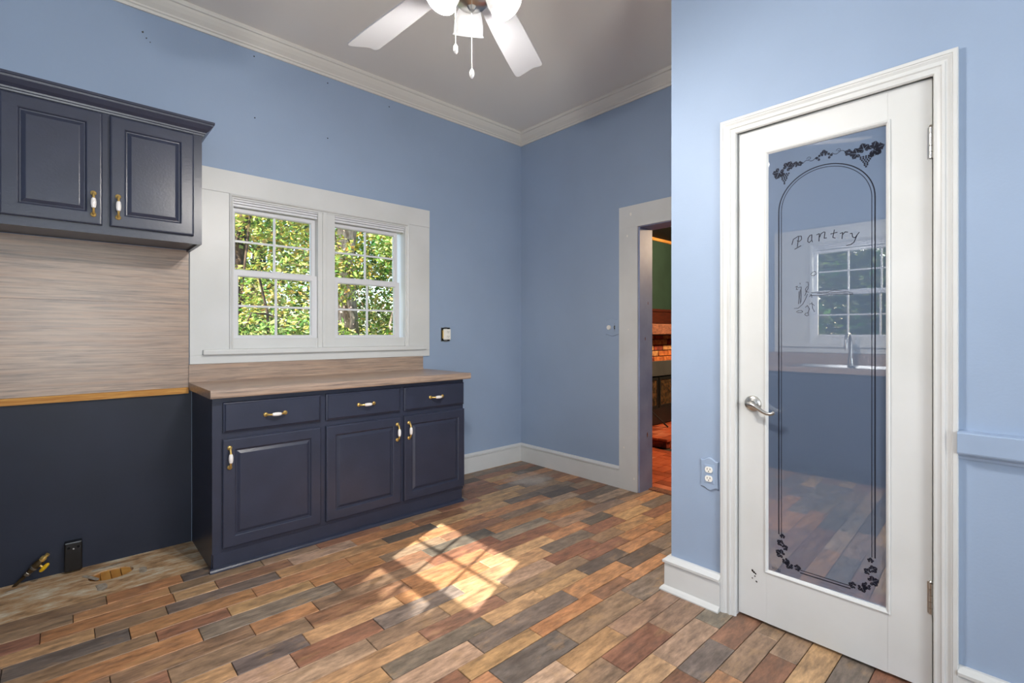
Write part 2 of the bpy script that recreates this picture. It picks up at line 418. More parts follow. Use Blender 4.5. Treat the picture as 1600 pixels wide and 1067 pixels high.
# floor base with planks as pieces
random.seed(4)
floor = MB().box(XO, XDB-0.02, YB, 2.886, -0.05, -0.006).box(0.53, XDB-0.02, 2.886, YW, -0.05, -0.006).build('floor', M['grout'], kind='structure', label='wood look plank floor in mixed browns and greys', cat='floor')
PAL = {'T': (188, 150, 109), 'O': (182, 132, 93), 'R': (146, 105, 83), 'G': (131, 117, 105), 'D': (106, 95, 88), 'B': (150, 123, 100), 'P': (182, 151, 126)}
ROWS = [(0.40,[]),(0.50,[2.092]),(0.595,[1.94]),(0.69,[2.035,1.71]),(0.78,[1.86]),(0.88,[1.948,1.613]),(0.985,[1.778]),(1.10,[1.323,1.63]),
 (1.20,[1.905,1.457]),(1.325,[1.03,1.385,2.015,1.778]),(1.405,[2.132,1.155,1.703]),(1.51,[.836,2.258,1.29,1.603]),(1.60,[2.40,2.032,1.044,1.45]),
 (1.69,[2.807,2.49,.871,1.54,1.206,1.869]),(1.79,[2.324,1.358,.952,1.949,.62]),(1.895,[2.652,3.03,.449,2.414,.698,1.106,2.086,1.6]),(1.99,[.748,2.253,.272,1.2,1.7]),
 (2.10,[2.745,.813,.5615,.12,1.4,1.85]),(2.20,[2.368,.402,.954,1.45,1.9]),(2.31,[2.485,.2725,.5235,.874,1.24,1.62,2.08]),(2.40,[2.597,.196,.6475,1.1,1.56,2.02]),
 (2.505,[.094,.33,.782,1.36,1.7,2.3]),(2.60,[-.065,.537,1.22,1.62,2.0,2.5]),(2.70,[.032,.365,2.2,2.63]),(2.785,[]),(2.886,[]),(2.98,[]),(3.08,[]),(3.18,[]),(3.28,[])]
SAMP = "0.96,1.63,T;1.1,1.58,G;0.99,1.47,P;1.14,1.34,T;1.21,1.29,D;1.3,1.46,G;1.41,1.58,T;1.2,1.61,R;1.08,1.73,B;1.14,1.82,G;1.47,1.86,T;1.64,1.75,P;1.6,1.67,B;1.72,1.54,T;1.65,1.45,G;1.51,1.36,O;1.5,1.3,B;1.38,1.2,B;1.24,1.17,P;1,1.37,R;0.83,1.53,T;1.08,1.96,T;1.32,1.72,T;0.48,2.64,T;0.66,2.64,R;0.61,2.52,G;0.53,2.49,O;0.44,2.34,R;0.68,2.34,T;0.81,2.4,G;0.63,2.23,G;0.84,2.27,D;1.08,2.34,O;1.03,2.24,R;0.93,2.15,B;0.68,2.16,O;0.46,2.16,B;0.89,2.06,R;0.57,2.01,B;0.38,2.26,O;0.86,1.93,T;0.57,1.95,D;0.38,1.96,T;0.64,1.85,R;0.81,1.82,R;0.73,1.75,P;0.9,1.75,G;0.84,1.68,B;0.79,1.59,G;-0.02,2.76,B;0.19,2.76,O;0.07,2.69,O;-0.11,2.65,R;0.06,2.56,T;0.21,2.56,B;0.15,2.46,D;0.38,2.53,D;0.32,2.45,O;0.35,2.34,R;0.2,2.35,B;0.26,2.26,O;0.25,2.15,G;0.22,2.09,R;0.3,2.03,B;1.92,1.56,D;1.92,1.45,O;1.89,1.36,R;2.14,1.35,O;2.06,1.27,G;1.77,1.27,O;1.7,1.38,B;1.9,1.18,B;1.55,1.17,T;1.65,1.05,R;1.91,1.04,B;1.77,0.94,P;1.51,0.96,T;1.61,0.85,G;2,0.95,G;1.97,0.84,R;1.79,0.81,D;1.87,0.73,B;1.7,0.74,O;2.06,0.71,B;2.03,0.64,B;1.87,0.64,R;1.97,0.56,T;2.06,0.46,G;2.86,2.66,B;2.61,2.85,G;2.65,2.66,R;2.9,2.43,D;2.42,2.62,T;2.44,2.54,G;2.67,2.3,T;2.75,2.28,G;2.45,2.46,O;2.35,2.4,R;2.26,2.52,T;2.27,2.31,O;2.64,2.14,O;2.35,2.18,G;2.47,2.07,B;2.53,1.94,D;2.85,2.04,G;2.85,1.95,T;3.04,1.86,G;2.13,2.08,R;2.25,1.95,O;2.58,1.86,R;2.66,1.74,T;1.96,1.98,T;2.13,1.85,G;2.26,1.81,D;2.32,1.71,B;1.92,1.88,O;1.98,1.75,R;2.24,1.66,R;2.45,1.57,O;2.56,1.64,O;1.76,1.77,T;1.87,1.66,O;2,1.59,G;2.03,1.47,O;2.29,1.47,D;2.19,1.34,T;2.2,1.28,D;2.66,1.57,B;1.47,2.69,O;1.44,2.57,D;1.28,2.56,T;1.33,2.44,O;1.17,2.46,D;1.86,2.65,R;2,2.67,O;2.13,2.56,T;2.1,2.46,G;1.9,2.29,D;1.88,2.08,R;2.29,2.86,R;2.24,2.74,T;2.38,2.98,T;0.76,2.78,B;0.59,2.7,R"
SAMP = [(float(a), float(c), k) for a, c, k in (t.split(',') for t in SAMP.split(';'))]
def visible(x, y, z=0.0):
    dep = math.cos(YAW)*x + math.sin(YAW)*y
    if dep < 0.3: return False
    u = 800 + 762*(math.sin(YAW)*x - math.cos(YAW)*y)/dep; v = 521 - 762*(z-CAM_H)/dep
    return -30 < u < 1630 and v < 1100
def plank_faces(x0, x1, y0, y1, vs, fs, col, cols, dz):
    g, c = 0.0012, 0.0016
    x0 += g; x1 -= g; y0 += g; y1 -= g
    k = len(vs)
    for (i, z) in ((0, -0.006), (0, -c + dz), (c, dz)):
        vs += [(x0+i, y0+i, z), (x1-i, y0+i, z), (x1-i, y1-i, z), (x0+i, y1-i, z)]
    for r in (0, 4):
        for q in range(4):
            fs.append((k+r+q, k+r+(q+1) % 4, k+r+4+(q+1) % 4, k+r+4+q))
    fs.append((k+8, k+9, k+10, k+11)); cols += [col]*12
def plank_object(name, vs, fs, cols, kind=None):
    me = bpy.data.meshes.new(name); me.from_pydata(vs, [], fs)
    a = me.color_attributes.new('plank_col', 'FLOAT_COLOR', 'POINT')
    for i, c in enumerate(cols): a.data[i].color = c
    me.materials.append(M['plank'])
    o = bpy.data.objects.new(name, me); COL.objects.link(o); o.parent = floor
    if kind: o['kind'] = kind
    return o
rows = [(YB + 0.1*i, []) for i in range(int((0.40 - YB)/0.1))] + ROWS
allp = []
for i, (y0, js) in enumerate(rows):
    y1 = rows[i+1][0] if i+1 < len(rows) else YW
    ends = (XO, XDB-0.02) if y1 < 2.89 else (2.09, XDB-0.02)
    if y0 < YR-0.05: ends = (XO, 2.16)
    js = sorted([ends[0]] + [j for j in js if ends[0]+.1 < j < ends[1]-.1] + [ends[1]])
    full = [js[0]]
    for a, c in zip(js[:-1], js[1:]):
        x = a
        while c - x > 0.60:
            x += random.uniform(0.26, 0.46); full.append(x)
        if c - full[-1] < 0.12 and len(full) > 1 and full[-1] not in js: full.pop()
        full.append(c)
    for a, c in zip(full[:-1], full[1:]):
        k = None
        for sx, sy, sk in SAMP:
            if a < sx < c and y0 < sy < y1: k = sk; break
        if k is None: k = random.choice('TOORRGGDBBP')
        jit = random.uniform(-8, 8)
        col = lin([min(255, max(0, v + jit + random.uniform(-2, 2))) for v in PAL[k]])
        hide = (0.6 < a and c < 2.05 and y0 > 2.80)
        vis = visible((a+c)/2, (y0+y1)/2) or visible(a, y1) or visible(c, y1)
        if (a+c)/2 > XP+0.05 and y1 < YR: vis = False
        allp.append((vis and not hide, math.hypot((a+c)/2, (y0+y1)/2), a, c, y0, y1, col))
allp.sort(key=lambda t: (not t[0], t[1]))
rv, rf, rc = [], [], []
for i, (vis, dist, a, c, y0, y1, col) in enumerate(allp):
    dz = random.uniform(-0.0008, 0.0008)
    if vis and i < 300:
        vs, fs, cs = [], [], []
        plank_faces(a, c, y0, y1, vs, fs, col, cs, dz); plank_object('floor_plank', vs, fs, cs)
    else:
        plank_faces(a, c, y0, y1, rv, rf, col, rc, dz)
plank_object('floor_planks_beyond_view', rv, rf, rc, 'stuff')

# bare subfloor where the range stood, with the cut oval hole
hc = Vector((0.178, 3.135, 0)); N = 28
b = MB()
zt = -0.004
oval = [hc + Vector((0.088*math.cos(2*math.pi*k/N + 0.2), 0.068*math.sin(2*math.pi*k/N + 0.2), 0)) for k in range(N)]
rect = (XO, 0.55, 2.886, YW+0.03)
def to_rect(p):
    dx, dy = p.x - hc.x, p.y - hc.y
    tx = ((rect[1] if dx > 0 else rect[0]) - hc.x)/dx if abs(dx) > 1e-6 else 1e9
    ty = ((rect[3] if dy > 0 else rect[2]) - hc.y)/dy if abs(dy) > 1e-6 else 1e9
    t = min(tx, ty); return Vector((hc.x + dx*t, hc.y + dy*t, 0))
outer = [to_rect(p) for p in oval]
cor = [Vector((rect[i], rect[j], 0)) for i, j in ((1,3),(0,3),(0,2),(1,2))]
for k in range(N):
    p, q, po, qo = oval[k], oval[(k+1) % N], outer[k], outer[(k+1) % N]
    mid = [c for c in cor if (c-po).length + (c-qo).length < abs((po-qo).x) + abs((po-qo).y) + 1e-4 and abs(po.x-qo.x) > 1e-4 and abs(po.y-qo.y) > 1e-4]
    ring = [p, po] + mid[:1] + [qo, q]
    b.face([(r.x, r.y, zt) for r in ring])
    b.face([(p.x, p.y, zt), (q.x, q.y, zt), (q.x, q.y, zt-0.05), (p.x, p.y, zt-0.05)])
b.build('bare_subfloor', M['subfloor'], floor, label='stained bare patch where planks are missing')
b = MB()
b.face([(p.x, p.y, -0.022) for p in oval])
b.build('hole_bottom', M['pine'], floor, label='raw wood in the oval hole')
b = MB()
for k in range(4):
    x = hc.x - 0.08 + k*0.04
    b.box(x, x+0.037, hc.y-0.075, hc.y+0.075, -0.034, -0.012 + 0.003*(k % 2))
b.build('hole_boards', M['pine'], floor)
for (x, y, w, h, a) in ((0.135, 3.0, 0.035, 0.075, 0.1), (0.30, 3.075, 0.03, 0.06, -0.1), (0.10, 3.15, 0.018, 0.10, 0.5), (0.16, 3.235, 0.10, 0.014, 0.06), (-0.16, 3.24, 0.07, 0.012, 0.2)):
    pts = [Vector((sx*w/2*random.uniform(.8,1.15), sy*h/2*random.uniform(.8,1.15), 0)) for sx, sy in ((-1,-1),(0,-1.1),(1,-1),(1.1,0),(1,1),(0,1.1),(-1,1),(-1.1,0))]
    R = Matrix.Rotation(a, 3, 'Z')
    MB().prism([Vector((x, y, -0.0045)) + R @ p for p in pts], (0, 0, 0.0025)).build('adhesive_smear', M['smear'], floor)

# ------------------------------------------------------------------ mouldings
def extrude(b, prof, p0, p1, out):
    """prof: closed list of (out, z); run from p0 to p1, out = horizontal unit vector"""
    out = Vector(out)
    r = [[Vector((p[0], p[1], 0)) + out*o + Vector((0, 0, z)) for o, z in prof] for p in (p0, p1)]
    b.loft(r)
CROWN = [(0, ZC), (0, 2.945), (0.010, 2.945), (0.014, 2.958), (0.022, 2.962), (0.024, 2.970), (0.046, 2.988), (0.062, 3.006), (0.070, 3.018), (0.080, 3.020), (0.086, 3.030), (0.086, ZC)]
b = MB(); extrude(b, CROWN, (XO, YW), (XD, YW), (0, -1, 0)); b.build('trim_1', M['crown'], kind='structure', label='white crown moulding above the window wall', cat='crown moulding')
b = MB(); extrude(b, CROWN, (XD, YW), (XD, YR), (-1, 0, 0)); b.build('trim_2', M['crown'], kind='structure', label='white crown moulding above the open doorway', cat='crown moulding')

BASE = [(0, 0), (0.016, 0), (0.016, 0.131), (0.0125, 0.133), (0.0125, 0.137), (0.022, 0.139), (0.023, 0.150), (0.014, 0.158), (0.010, 0.165), (0, 0.165)]
b = MB(); extrude(b, BASE, (2.09, YW), (XD, YW), (0, -1, 0)); b.build('baseboard_back', M['white'], kind='structure', label='white baseboard between the base cabinet and the corner', cat='baseboard')
b = MB(); extrude(b, BASE, (XD, YW), (XD, 2.205), (-1, 0, 0)); b.build('baseboard_right', M['white'], kind='structure', label='white baseboard between the corner and the doorway casing', cat='baseboard')
BASE2 = [(0, 0), (0.046, 0), (0.046, 0.006), (0.038, 0.016), (0.027, 0.022), (0.026, 0.120), (0.022, 0.122), (0.022, 0.125), (0.034, 0.127), (0.035, 0.138), (0.020, 0.147), (0.014, 0.154), (0, 0.154)]
b = MB()
pc = [Vector((o, z)) for o, z in BASE2]
rings = [[(XP-o, 0.931, z) for o, z in BASE2], [(XP-o, YR+o*0.8, z) for o, z in BASE2], [(XD-0.03, YR+o*0.8, z) for o, z in BASE2]]
b.loft(rings); b.build('baseboard_pantry', M['white'], kind='structure', label='white baseboard with shoe wrapping the pantry corner', cat='baseboard')
b = MB(); extrude(b, [(o*0.8, z*0.93) for o, z in BASE2], (XP, YB), (XP, 0.178), (-1, 0, 0)); b.build('baseboard_front', M['white'], kind='structure', label='white baseboard right of the pantry door below the chair rail', cat='baseboard')
RAIL = [(0, 0.796), (0.010, 0.796), (0.012, 0.804), (0.018, 0.808), (0.018, 0.812), (0.034, 0.815), (0.036, 0.820), (0.036, 0.878), (0.032, 0.882), (0, 0.886)]
b = MB(); extrude(b, RAIL, (XP, YB), (XP, 0.178), (-1, 0, 0)); b.build('trim_3', M['rail'], kind='structure', label='blue chair rail right of the pantry door', cat='chair rail')

# doorway casing (flat boards)
t4 = empty('trim_4', (XD, 2.12, 0), 'flat white board casing around the open doorway', 'door casing', kind='structure')
MB().box(XD-0.018, XD, 2.041, 2.205, 0, 1.99).build('side_casing', M['white'], t4, bevel=0.0015)
MB().box(XD-0.018, XD, YR+0.004, 1.242, 0, 1.99).build('side_casing', M['white'], t4, bevel=0.0015)
MB().box(XD-0.018, XD, YR+0.004, 2.205, 1.99, 2.155).build('head_casing', M['white'], t4, bevel=0.0015)
for y, z, s in ((2.13, 1.93, 0.008), (2.10, 2.09, 0.010), (2.16, 0.32, 0.007), (2.07, 0.10, 0.008), (2.12, 1.22, 0.006)):
    MB().sphere((XD-0.0175, y, z), s, 10, 5, (0.12, 1, 1.4)).build('filler_spot', M['ceil'], t4)
for x, z, s in ((3.27, 0.42, 0.010), (3.24, 1.15, 0.007), (3.28, 1.42, 0.006)):
    MB().sphere((x, 2.0295, z), s, 10, 5, (0.7, 0.1, 2.0)).build('filler_spot', M['mantel'], jamb)

# pantry door casing: mitred colonial profile
CAS = [(0, 0), (0, -0.019), (0.003, -0.0215), (0.014, -0.0215), (0.016, -0.0185), (0.020, -0.0185), (0.030, -0.0125), (0.036, -0.0125), (0.038, -0.0165), (0.046, -0.0165), (0.050, -0.012), (0.060, -0.010), (0.068, -0.010), (0.0725, -0.004), (0.0725, 0)]
CAS = [(w*0.85, d_) for w, d_ in CAS]
def u_casing(prof, y0, y1, z1, x):
    b = MB(); rings = []
    for w, d in prof:
        rings.append([(x+d, y1-w, 0), (x+d, y1-w, z1-w), (x+d, y0+w, z1-w), (x+d, y0+w, 0)])
    rings.append(rings[0])
    return b.loft(rings, False)
t5 = empty('trim_5', (XP, 0.55, 0), 'white moulded casing around the pantry door', 'door casing', kind='structure')
u_casing(CAS, 0.177, 0.932, 2.0925, XP).build('moulded_casing', M['white'], t5)
b = MB().box(XP, XP+0.11, 0.874, 0.90, 0, 2.04).box(XP, XP+0.11, 0.21, 0.239, 0, 2.04).box(XP, XP+0.11, 0.21, 0.90, 2.038, 2.06)
b.box(XP+0.064, XP+0.08, 0.86, 0.876, 0, 2.04).box(XP+0.064, XP+0.08, 0.239, 0.25, 0, 2.04)
b.build('door_frame', M['white'], t5)

# ------------------------------------------------------------------ windows
def make_window(name, label, T, x0, x1, cols, twin, mull=None):
    """local: x along the wall, y outwards (0 = wall face), z up"""
    base = Vector(T(Vector(((x0+x1)/2, 0, 1.0))))
    w = empty(name, base, label, 'window', kind='structure')
    P = lambda: MB(T)
    cl, cr = twin['casing']
    P().box(cl, cr, -0.020, 0, 2.030, 2.165).build('head_casing', M['white'], w, bevel=0.002)
    P().box(cl, x0, -0.017, 0, 1.064, 2.030).build('side_casing', M['white'], w, bevel=0.0015)
    P().box(x1, cr, -0.017, 0, 1.064, 2.030).build('side_casing', M['white'], w, bevel=0.0015)
    P().box(cl, cr, -0.017, 0, 1.013, 1.064).build('apron', M['white'], w, bevel=0.0015)
    P().box(cl+0.062, cr-0.04, -0.040, 0.10, 1.064, 1.096).build('stool', M['white'], w, bevel=0.006, seg=3)
    # stop bead round the opening
    pr = [(0, 0.0), (0, -0.024), (0.006, -0.027), (0.012, -0.024), (0.016, -0.014), (0.024, -0.012), (0.024, 0.06), (0, 0.06)]
    b = P()
    rings = [[(x0+i, y, 1.096), (x0+i, y, 2.030-i), (x1-i, y, 2.030-i), (x1-i, y, 1.096)] for i, y in pr]
    rings.append(rings[0]); b.loft(rings, False)
    b.build('stop_bead', M['white'], w)
    P().box(x0+0.02, x1-0.02, 0.0, 0.10, 1.096, 1.160).build('inner_sill', M['white'], w, bevel=0.002)
    b = P().box(x0+0.022, x1-0.022, 0.000, 0.10, 1.996, 2.012)
    b.box(x0+0.022, x1-0.022, 0.008, 0.10, 1.982, 1.9945)
    b.box(x0+0.022, x1-0.022, 0.016, 0.10, 1.966, 1.9805)
    b.build('head_track', M['vinyl'], w, bevel=0.001)
    P().box(x0, x0+0.016, 0.0, 0.14, 1.096, 2.03).box(x1-0.016, x1, 0.0, 0.14, 1.096, 2.03).build('side_jamb', M['vinyl'], w)
    if mull:
        ma, mb = mull
        P().box(ma, mb, -0.008, 0.10, 1.096, 2.010).build('mullion', M['white'], w, bevel=0.002)
        P().box((ma+mb)/2-0.030, (ma+mb)/2-0.004, -0.020, 0, 1.096, 2.012).build('mullion_bead', M['white'], w, bevel=0.004)
    for (sx0, sx1) in twin['sash']:
        for (z0, z1, yf, th, st, bot, top) in ((1.160, 1.578, 0.018, 0.030, 0.037, 0.020, 0.038), (1.548, 1.962, 0.050, 0.030, 0.026, 0.040, 0.026)):
            lower = z0 < 1.3
            sh = P()
            gx0, gx1, gz0, gz1 = sx0+st, sx1-st, z0+bot, z1-top
            pr = [(sx0, sx1, z0, z1, yf+th), (sx0, sx1, z0, z1, yf), (gx0-0.006, gx1+0.006, gz0-0.006, gz1+0.006, yf), (gx0, gx1, gz0, gz1, yf+0.008), (gx0, gx1, gz0, gz1, yf+th)]
            rings = [[(a, y, c), (bb, y, c), (bb, y, dd), (a, y, dd)] for a, bb, c, dd, y in pr]
            rings.append(rings[0]); sh.loft(rings, True, (False, False))
            so = sh.build('upper_sash' if not lower else 'lower_sash', M['vinyl'], w)
            n = cols; mw = 0.013
            for k in range(1, n):
                xm = gx0 + (gx1-gx0)*k/n
                P().box(xm-mw/2, xm+mw/2, yf+0.011, yf+0.022, gz0, gz1).build('muntin', M['vinyl'], so)
            zm = (gz0+gz1)/2
            P().box(gx0, gx1, yf+0.0115, yf+0.0215, zm-mw/2, zm+mw/2).build('muntin', M['vinyl'], so)
            for k in range(n):
                for r in range(2):
                    xa = gx0 + (gx1-gx0)*k/n; xb = gx0 + (gx1-gx0)*(k+1)/n
                    za = gz0 + (gz1-gz0)*r/2; zb = gz0 + (gz1-gz0)*(r+1)/2
                    P().box(xa, xb, yf+0.0155, yf+0.0175, za, zb).build('pane', M['glass'], so)
            if lower:
                cx = (sx0+sx1)/2
                P().box(cx-0.03, cx+0.03, yf+0.002, yf+0.03, z1, z1+0.010).build('sash_lock', M['vinyl'], so, bevel=0.002)
                P().box(sx0+0.002, sx1-0.002, yf-0.0015, yf+0.002, z0+0.001, z0+0.007).build('lift_rail', M['vinyl'], so)
    return w
make_window('window_1', 'white twin double hung window above the navy base cabinet', lambda p: Vector((p.x, YW+p.y, p.z)), 0.735, 1.957, 2,
            {'casing': (0.534, 2.147), 'sash': ((0.757, 1.268), (1.384, 1.896))}, (1.268, 1.384))
make_window('window_2', 'white sink window mirrored in the pantry door glass', lambda p: Vector((XO-p.y, p.x, p.z)), 0.52, 1.34, 3,
            {'casing': (0.22, 1.64), 'sash': ((0.542, 1.318),)})
w3 = empty('added_window_3', (0.05, YB, 0.2), 'unseen window added in the rear wall for the fill light', 'window', kind='structure')  # unseen window, added to go with the rear fill light
b = MB(lambda p: Vector((p.x, YB-0.05-p.y, p.z)))
b.picture_frame(-0.7, 0.8, 0.2, 2.4, [(0, 0), (0.06, 0), (0.06, 0.06), (0, 0.06)]); b.box(0.02, 0.08, 0, 0.06, 0.26, 2.34)
b.build('window_frame', M['vinyl'], w3)
MB().box(-0.64, 0.74, YB-0.085, YB-0.08, 0.26, 2.34).build('pane', M['glass'], w3)

w4 = empty('added_window_4', (XO, -1.05, 0.95), 'unseen side window added for the fill light, closed by an opaque panel', 'window', kind='structure')  # unseen window, added to go with the side fill light
MB(lambda p: Vector((XO-0.06-p.y, p.x, p.z))).picture_frame(-1.75, -0.35, 0.95, 2.15, [(0, 0), (0.06, 0), (0.06, 0.06), (0, 0.06)]).build('window_frame', M['vinyl'], w4)
MB().box(XO-0.095, XO-0.09, -1.69, -0.41, 1.01, 2.09).build('pane', M['glass'], w4)
MB().box(XO-0.056, XO-0.054, -1.74, -0.36, 0.955, 2.14).build('sun_block_panel', M['white'], w4)  # opaque sheet added behind the fill light to keep the sun out

# ------------------------------------------------------------------ pulls
def pull(parent, c, axis, out=(0, -1, 0), L=0.098):
    """brass and porcelain arched pull centred at c, along axis, standing off along out"""
    c = Vector(c); a = Vector(axis).normalized(); o = Vector(out)
    for s in (-1, 1):
        b = MB()
        e = c + a*s*L/2
        b.lathe([(0.0115, 0), (0.0115, 0.003), (0.009, 0.006), (0.004, 0.008)], e, o, 14)
        b.tube([e + o*0.004, e + o*0.018 - a*s*0.006, c + a*s*0.031 + o*0.025, c + a*s*0.019 + o*0.027], [0.0060, 0.0058, 0.0045, 0.0062], 10)
        b.build('pull_mount', M['brass'], parent, smooth=True)
    MB().lathe([(0.0055, -0.0235), (0.0085, -0.021), (0.0105, -0.008), (0.0105, 0.006), (0.0085, 0.019), (0.0055, 0.0225)], c + o*0.0275, a, 12).build('porcelain_grip', M['porcelain'], parent, smooth=True)

def raised_door(x0, x1, z0, z1, yf, th=0.019, m=0.053):
    pr = [(0.001, yf+th), (0, yf+th-0.001), (0, yf+0.005), (0.004, yf+0.001), (0.008, yf), (m, yf), (m+0.004, yf+0.002), (m+0.007, yf+0.008), (m+0.012, yf+0.0085), (m+0.016, yf+0.0065), (m+0.026, yf+0.0015), (m+0.028, yf+0.001)]
    return MB().frame(x0, x1, z0, z1, pr)
def slab_front(x0, x1, z0, z1, yf, th=0.019):
    pr = [(0.001, yf+th), (0, yf+th-0.001), (0, yf+0.009), (0.003, yf+0.006), (0.006, yf+0.005), (0.012, yf), (0.014, yf)]
    return MB().frame(x0, x1, z0, z1, pr)

# ------------------------------------------------------------------ base cabinet + countertop
CX0, CX1, CF = 0.547, 2.100, 2.796
bc = empty('base_cabinet', ((CX0+CX1)/2, 3.05, 0), 'navy three door base cabinet with three drawers under the window', 'cabinet')
MB().box(CX0, CX0+0.018, CF+0.019, YW-0.002, 0, 0.867).box(CX1-0.018, CX1, CF+0.019, YW-0.002, 0.0, 0.867).box(CX0+0.018, CX1-0.018, CF+0.03, YW-0.004, 0.09, 0.105).box(CX0+0.018, CX1-0.018, YW-0.016, YW-0.004, 0.1, 0.867).build('carcass', M['navy'], bc)
b = MB()
for xa, xb in ((CX0, 0.592), (1.074, 1.122), (1.584, 1.628), (2.092, CX1)): b.box(xa, xb, CF, CF+0.019, 0.085, 0.867)
for xa, xb in ((0.592, 1.074), (1.122, 1.584), (1.628, 2.092)):
    for za, zb in ((0.085, 0.112), (0.648, 0.700), (0.832, 0.867)): b.box(xa, xb, CF, CF+0.019, za, zb)
b.build('face_frame', M['navy'], bc)
MB().box(CX0+0.004, CX1-0.012, CF-0.002, CF+0.017, 0.012, 0.085).build('base_board', M['navy'], bc)
b = MB(); extrude(b, [(0, 0), (0.020, 0), (0.019, 0.007), (0.014, 0.014), (0.006, 0.018), (0, 0.019)], (CX0-0.012, CF-0.002), (CX1-0.006, CF-0.002), (0, -1, 0)); b.build('shoe_moulding', M['navy'], bc)
MB().box(CX0+0.02, CX1-0.02, CF+0.021, CF+0.024, 0.11, 0.86).build('interior', M['dark'], bc)
DF = CF - 0.0195
for (xa, xb, hx) in ((0.590, 1.083, 0.620), (1.112, 1.594, 1.566), (1.618, 2.101, 1.650)):
    d_ = raised_door(xa, xb, 0.108, 0.657, DF).build('cabinet_door', M['navy'], bc)
    pull(d_, (hx, DF, 0.563), (0, 0, 1))
for (xa, xb) in ((0.592, 1.083), (1.112, 1.592), (1.618, 2.099)):
    d_ = slab_front(xa, xb, 0.689, 0.842, DF).build('drawer_front', M['navy'], bc)
    pull(d_, ((xa+xb)/2 + (0.0 if xa < 1.1 else 0.004), DF, 0.762), (1, 0, 0))

ct = empty('countertop', (1.33, 3.02, 0.867), 'taupe streaked laminate countertop with low backsplash under the window', 'countertop')
b = MB()
yfr = 2.745
prof = [(YW-0.002, 0.868), (YW-0.002, 0.909), (3.28, 0.909), (yfr+0.02, 0.909), (yfr+0.008, 0.912), (yfr+0.002, 0.908), (yfr, 0.900), (yfr, 0.876), (yfr+0.004, 0.869), (yfr+0.02, 0.868)]
b.loft([[(x, y, z) for y, z in prof] for x in (0.530, 2.133)])
b.build('worktop', M['laminate'], ct)
b = MB()
prof = [(YW-0.002, 0.909), (YW-0.002, 1.012), (YW-0.016, 1.012), (YW-0.020, 1.006), (YW-0.020, 0.925), (YW-0.026, 0.914), (YW-0.034, 0.909)]
b.loft([[(x, y, z) for y, z in prof] for x in (0.530, 2.085)])
b.build('back_ledge', M['laminate'], ct)

# backsplash panel, pine cleat
bs = empty('backsplash_panel', (0.15, YW, 0.88), 'taupe streaked laminate backsplash under the wall cabinet', 'backsplash')
MB().box(-0.30, 0.531, YW-0.008, YW-0.0005, 0.883, 1.357).build('lower_sheet', M['laminate'], bs)
MB().box(-0.30, 0.531, YW-0.008, YW-0.0005, 1.358, 1.664).build('upper_sheet', M['laminate'], bs)
MB().box(-0.30, 0.528, YW-0.022, YW-0.003, 0.849, 0.8825).build('pine_cleat', M['pine'], label='raw pine strip along the foot of the backsplash', cat='wood strip', bevel=0.001)

# ------------------------------------------------------------------ wall cabinet
uc = empty('wall_cabinet', (0.15, 3.14, 1.655), 'navy two door wall cabinet with crown above the bare range space', 'cabinet')
UX0, UX1, UF, UZ0, UZ1 = -0.238, 0.536, 2.978, 1.655, 2.262
MB().box(UX0, UX0+0.016, UF+0.019, YW-0.002, UZ0, UZ1).box(UX1-0.016, UX1, UF+0.019, YW-0.002, UZ0, UZ1).box(UX0+0.016, UX1-0.016, UF+0.019, YW-0.002, UZ1-0.016, UZ1).box(UX0+0.016, UX1-0.016, UF+0.019, YW-0.002, UZ0+0.012, UZ0+0.028).build('carcass', M['navy'], uc)
b = MB()
for xa, xb in ((UX0, -0.19), (0.125, 0.173), (0.49, UX1)): b.box(xa, xb, UF, UF+0.019, UZ0, UZ1)
for xa, xb in ((-0.19, 0.125), (0.173, 0.49)):
    b.box(xa, xb, UF, UF+0.019, UZ0, 1.703); b.box(xa, xb, UF, UF+0.019, 2.205, UZ1)
b.build('face_frame', M['navy'], uc)
MB().box(UX0+0.02, UX1-0.02, UF+0.021, UF+0.024, 1.70, 2.21).build('interior', M['dark'], uc)
for (xa, xb, hx) in ((-0.197, 0.136, 0.104), (0.163, 0.498, 0.193)):
    d_ = raised_door(xa, xb, 1.694, 2.216, UF-0.0195).build('cabinet_door', M['navy'], uc)
    pull(d_, (hx, UF-0.0195, 1.787), (0, 0, 1))
# crown on cabinet: mitred round front and side
pr = [(0, 2.222), (0.008, 2.222), (0.010, 2.229), (0.015, 2.231), (0.017, 2.238), (0.030, 2.250), (0.043, 2.270), (0.046, 2.278), (0.050, 2.280), (0.050, 2.291), (0, 2.291)]
b = MB()
rings = [[(UX0, UF-o, z) for o, z in pr], [(UX1+o, UF-o, z) for o, z in pr], [(UX1+o, YW-0.002, z) for o, z in pr]]
b.loft(rings); b.build('cornice', M['navy'], uc)

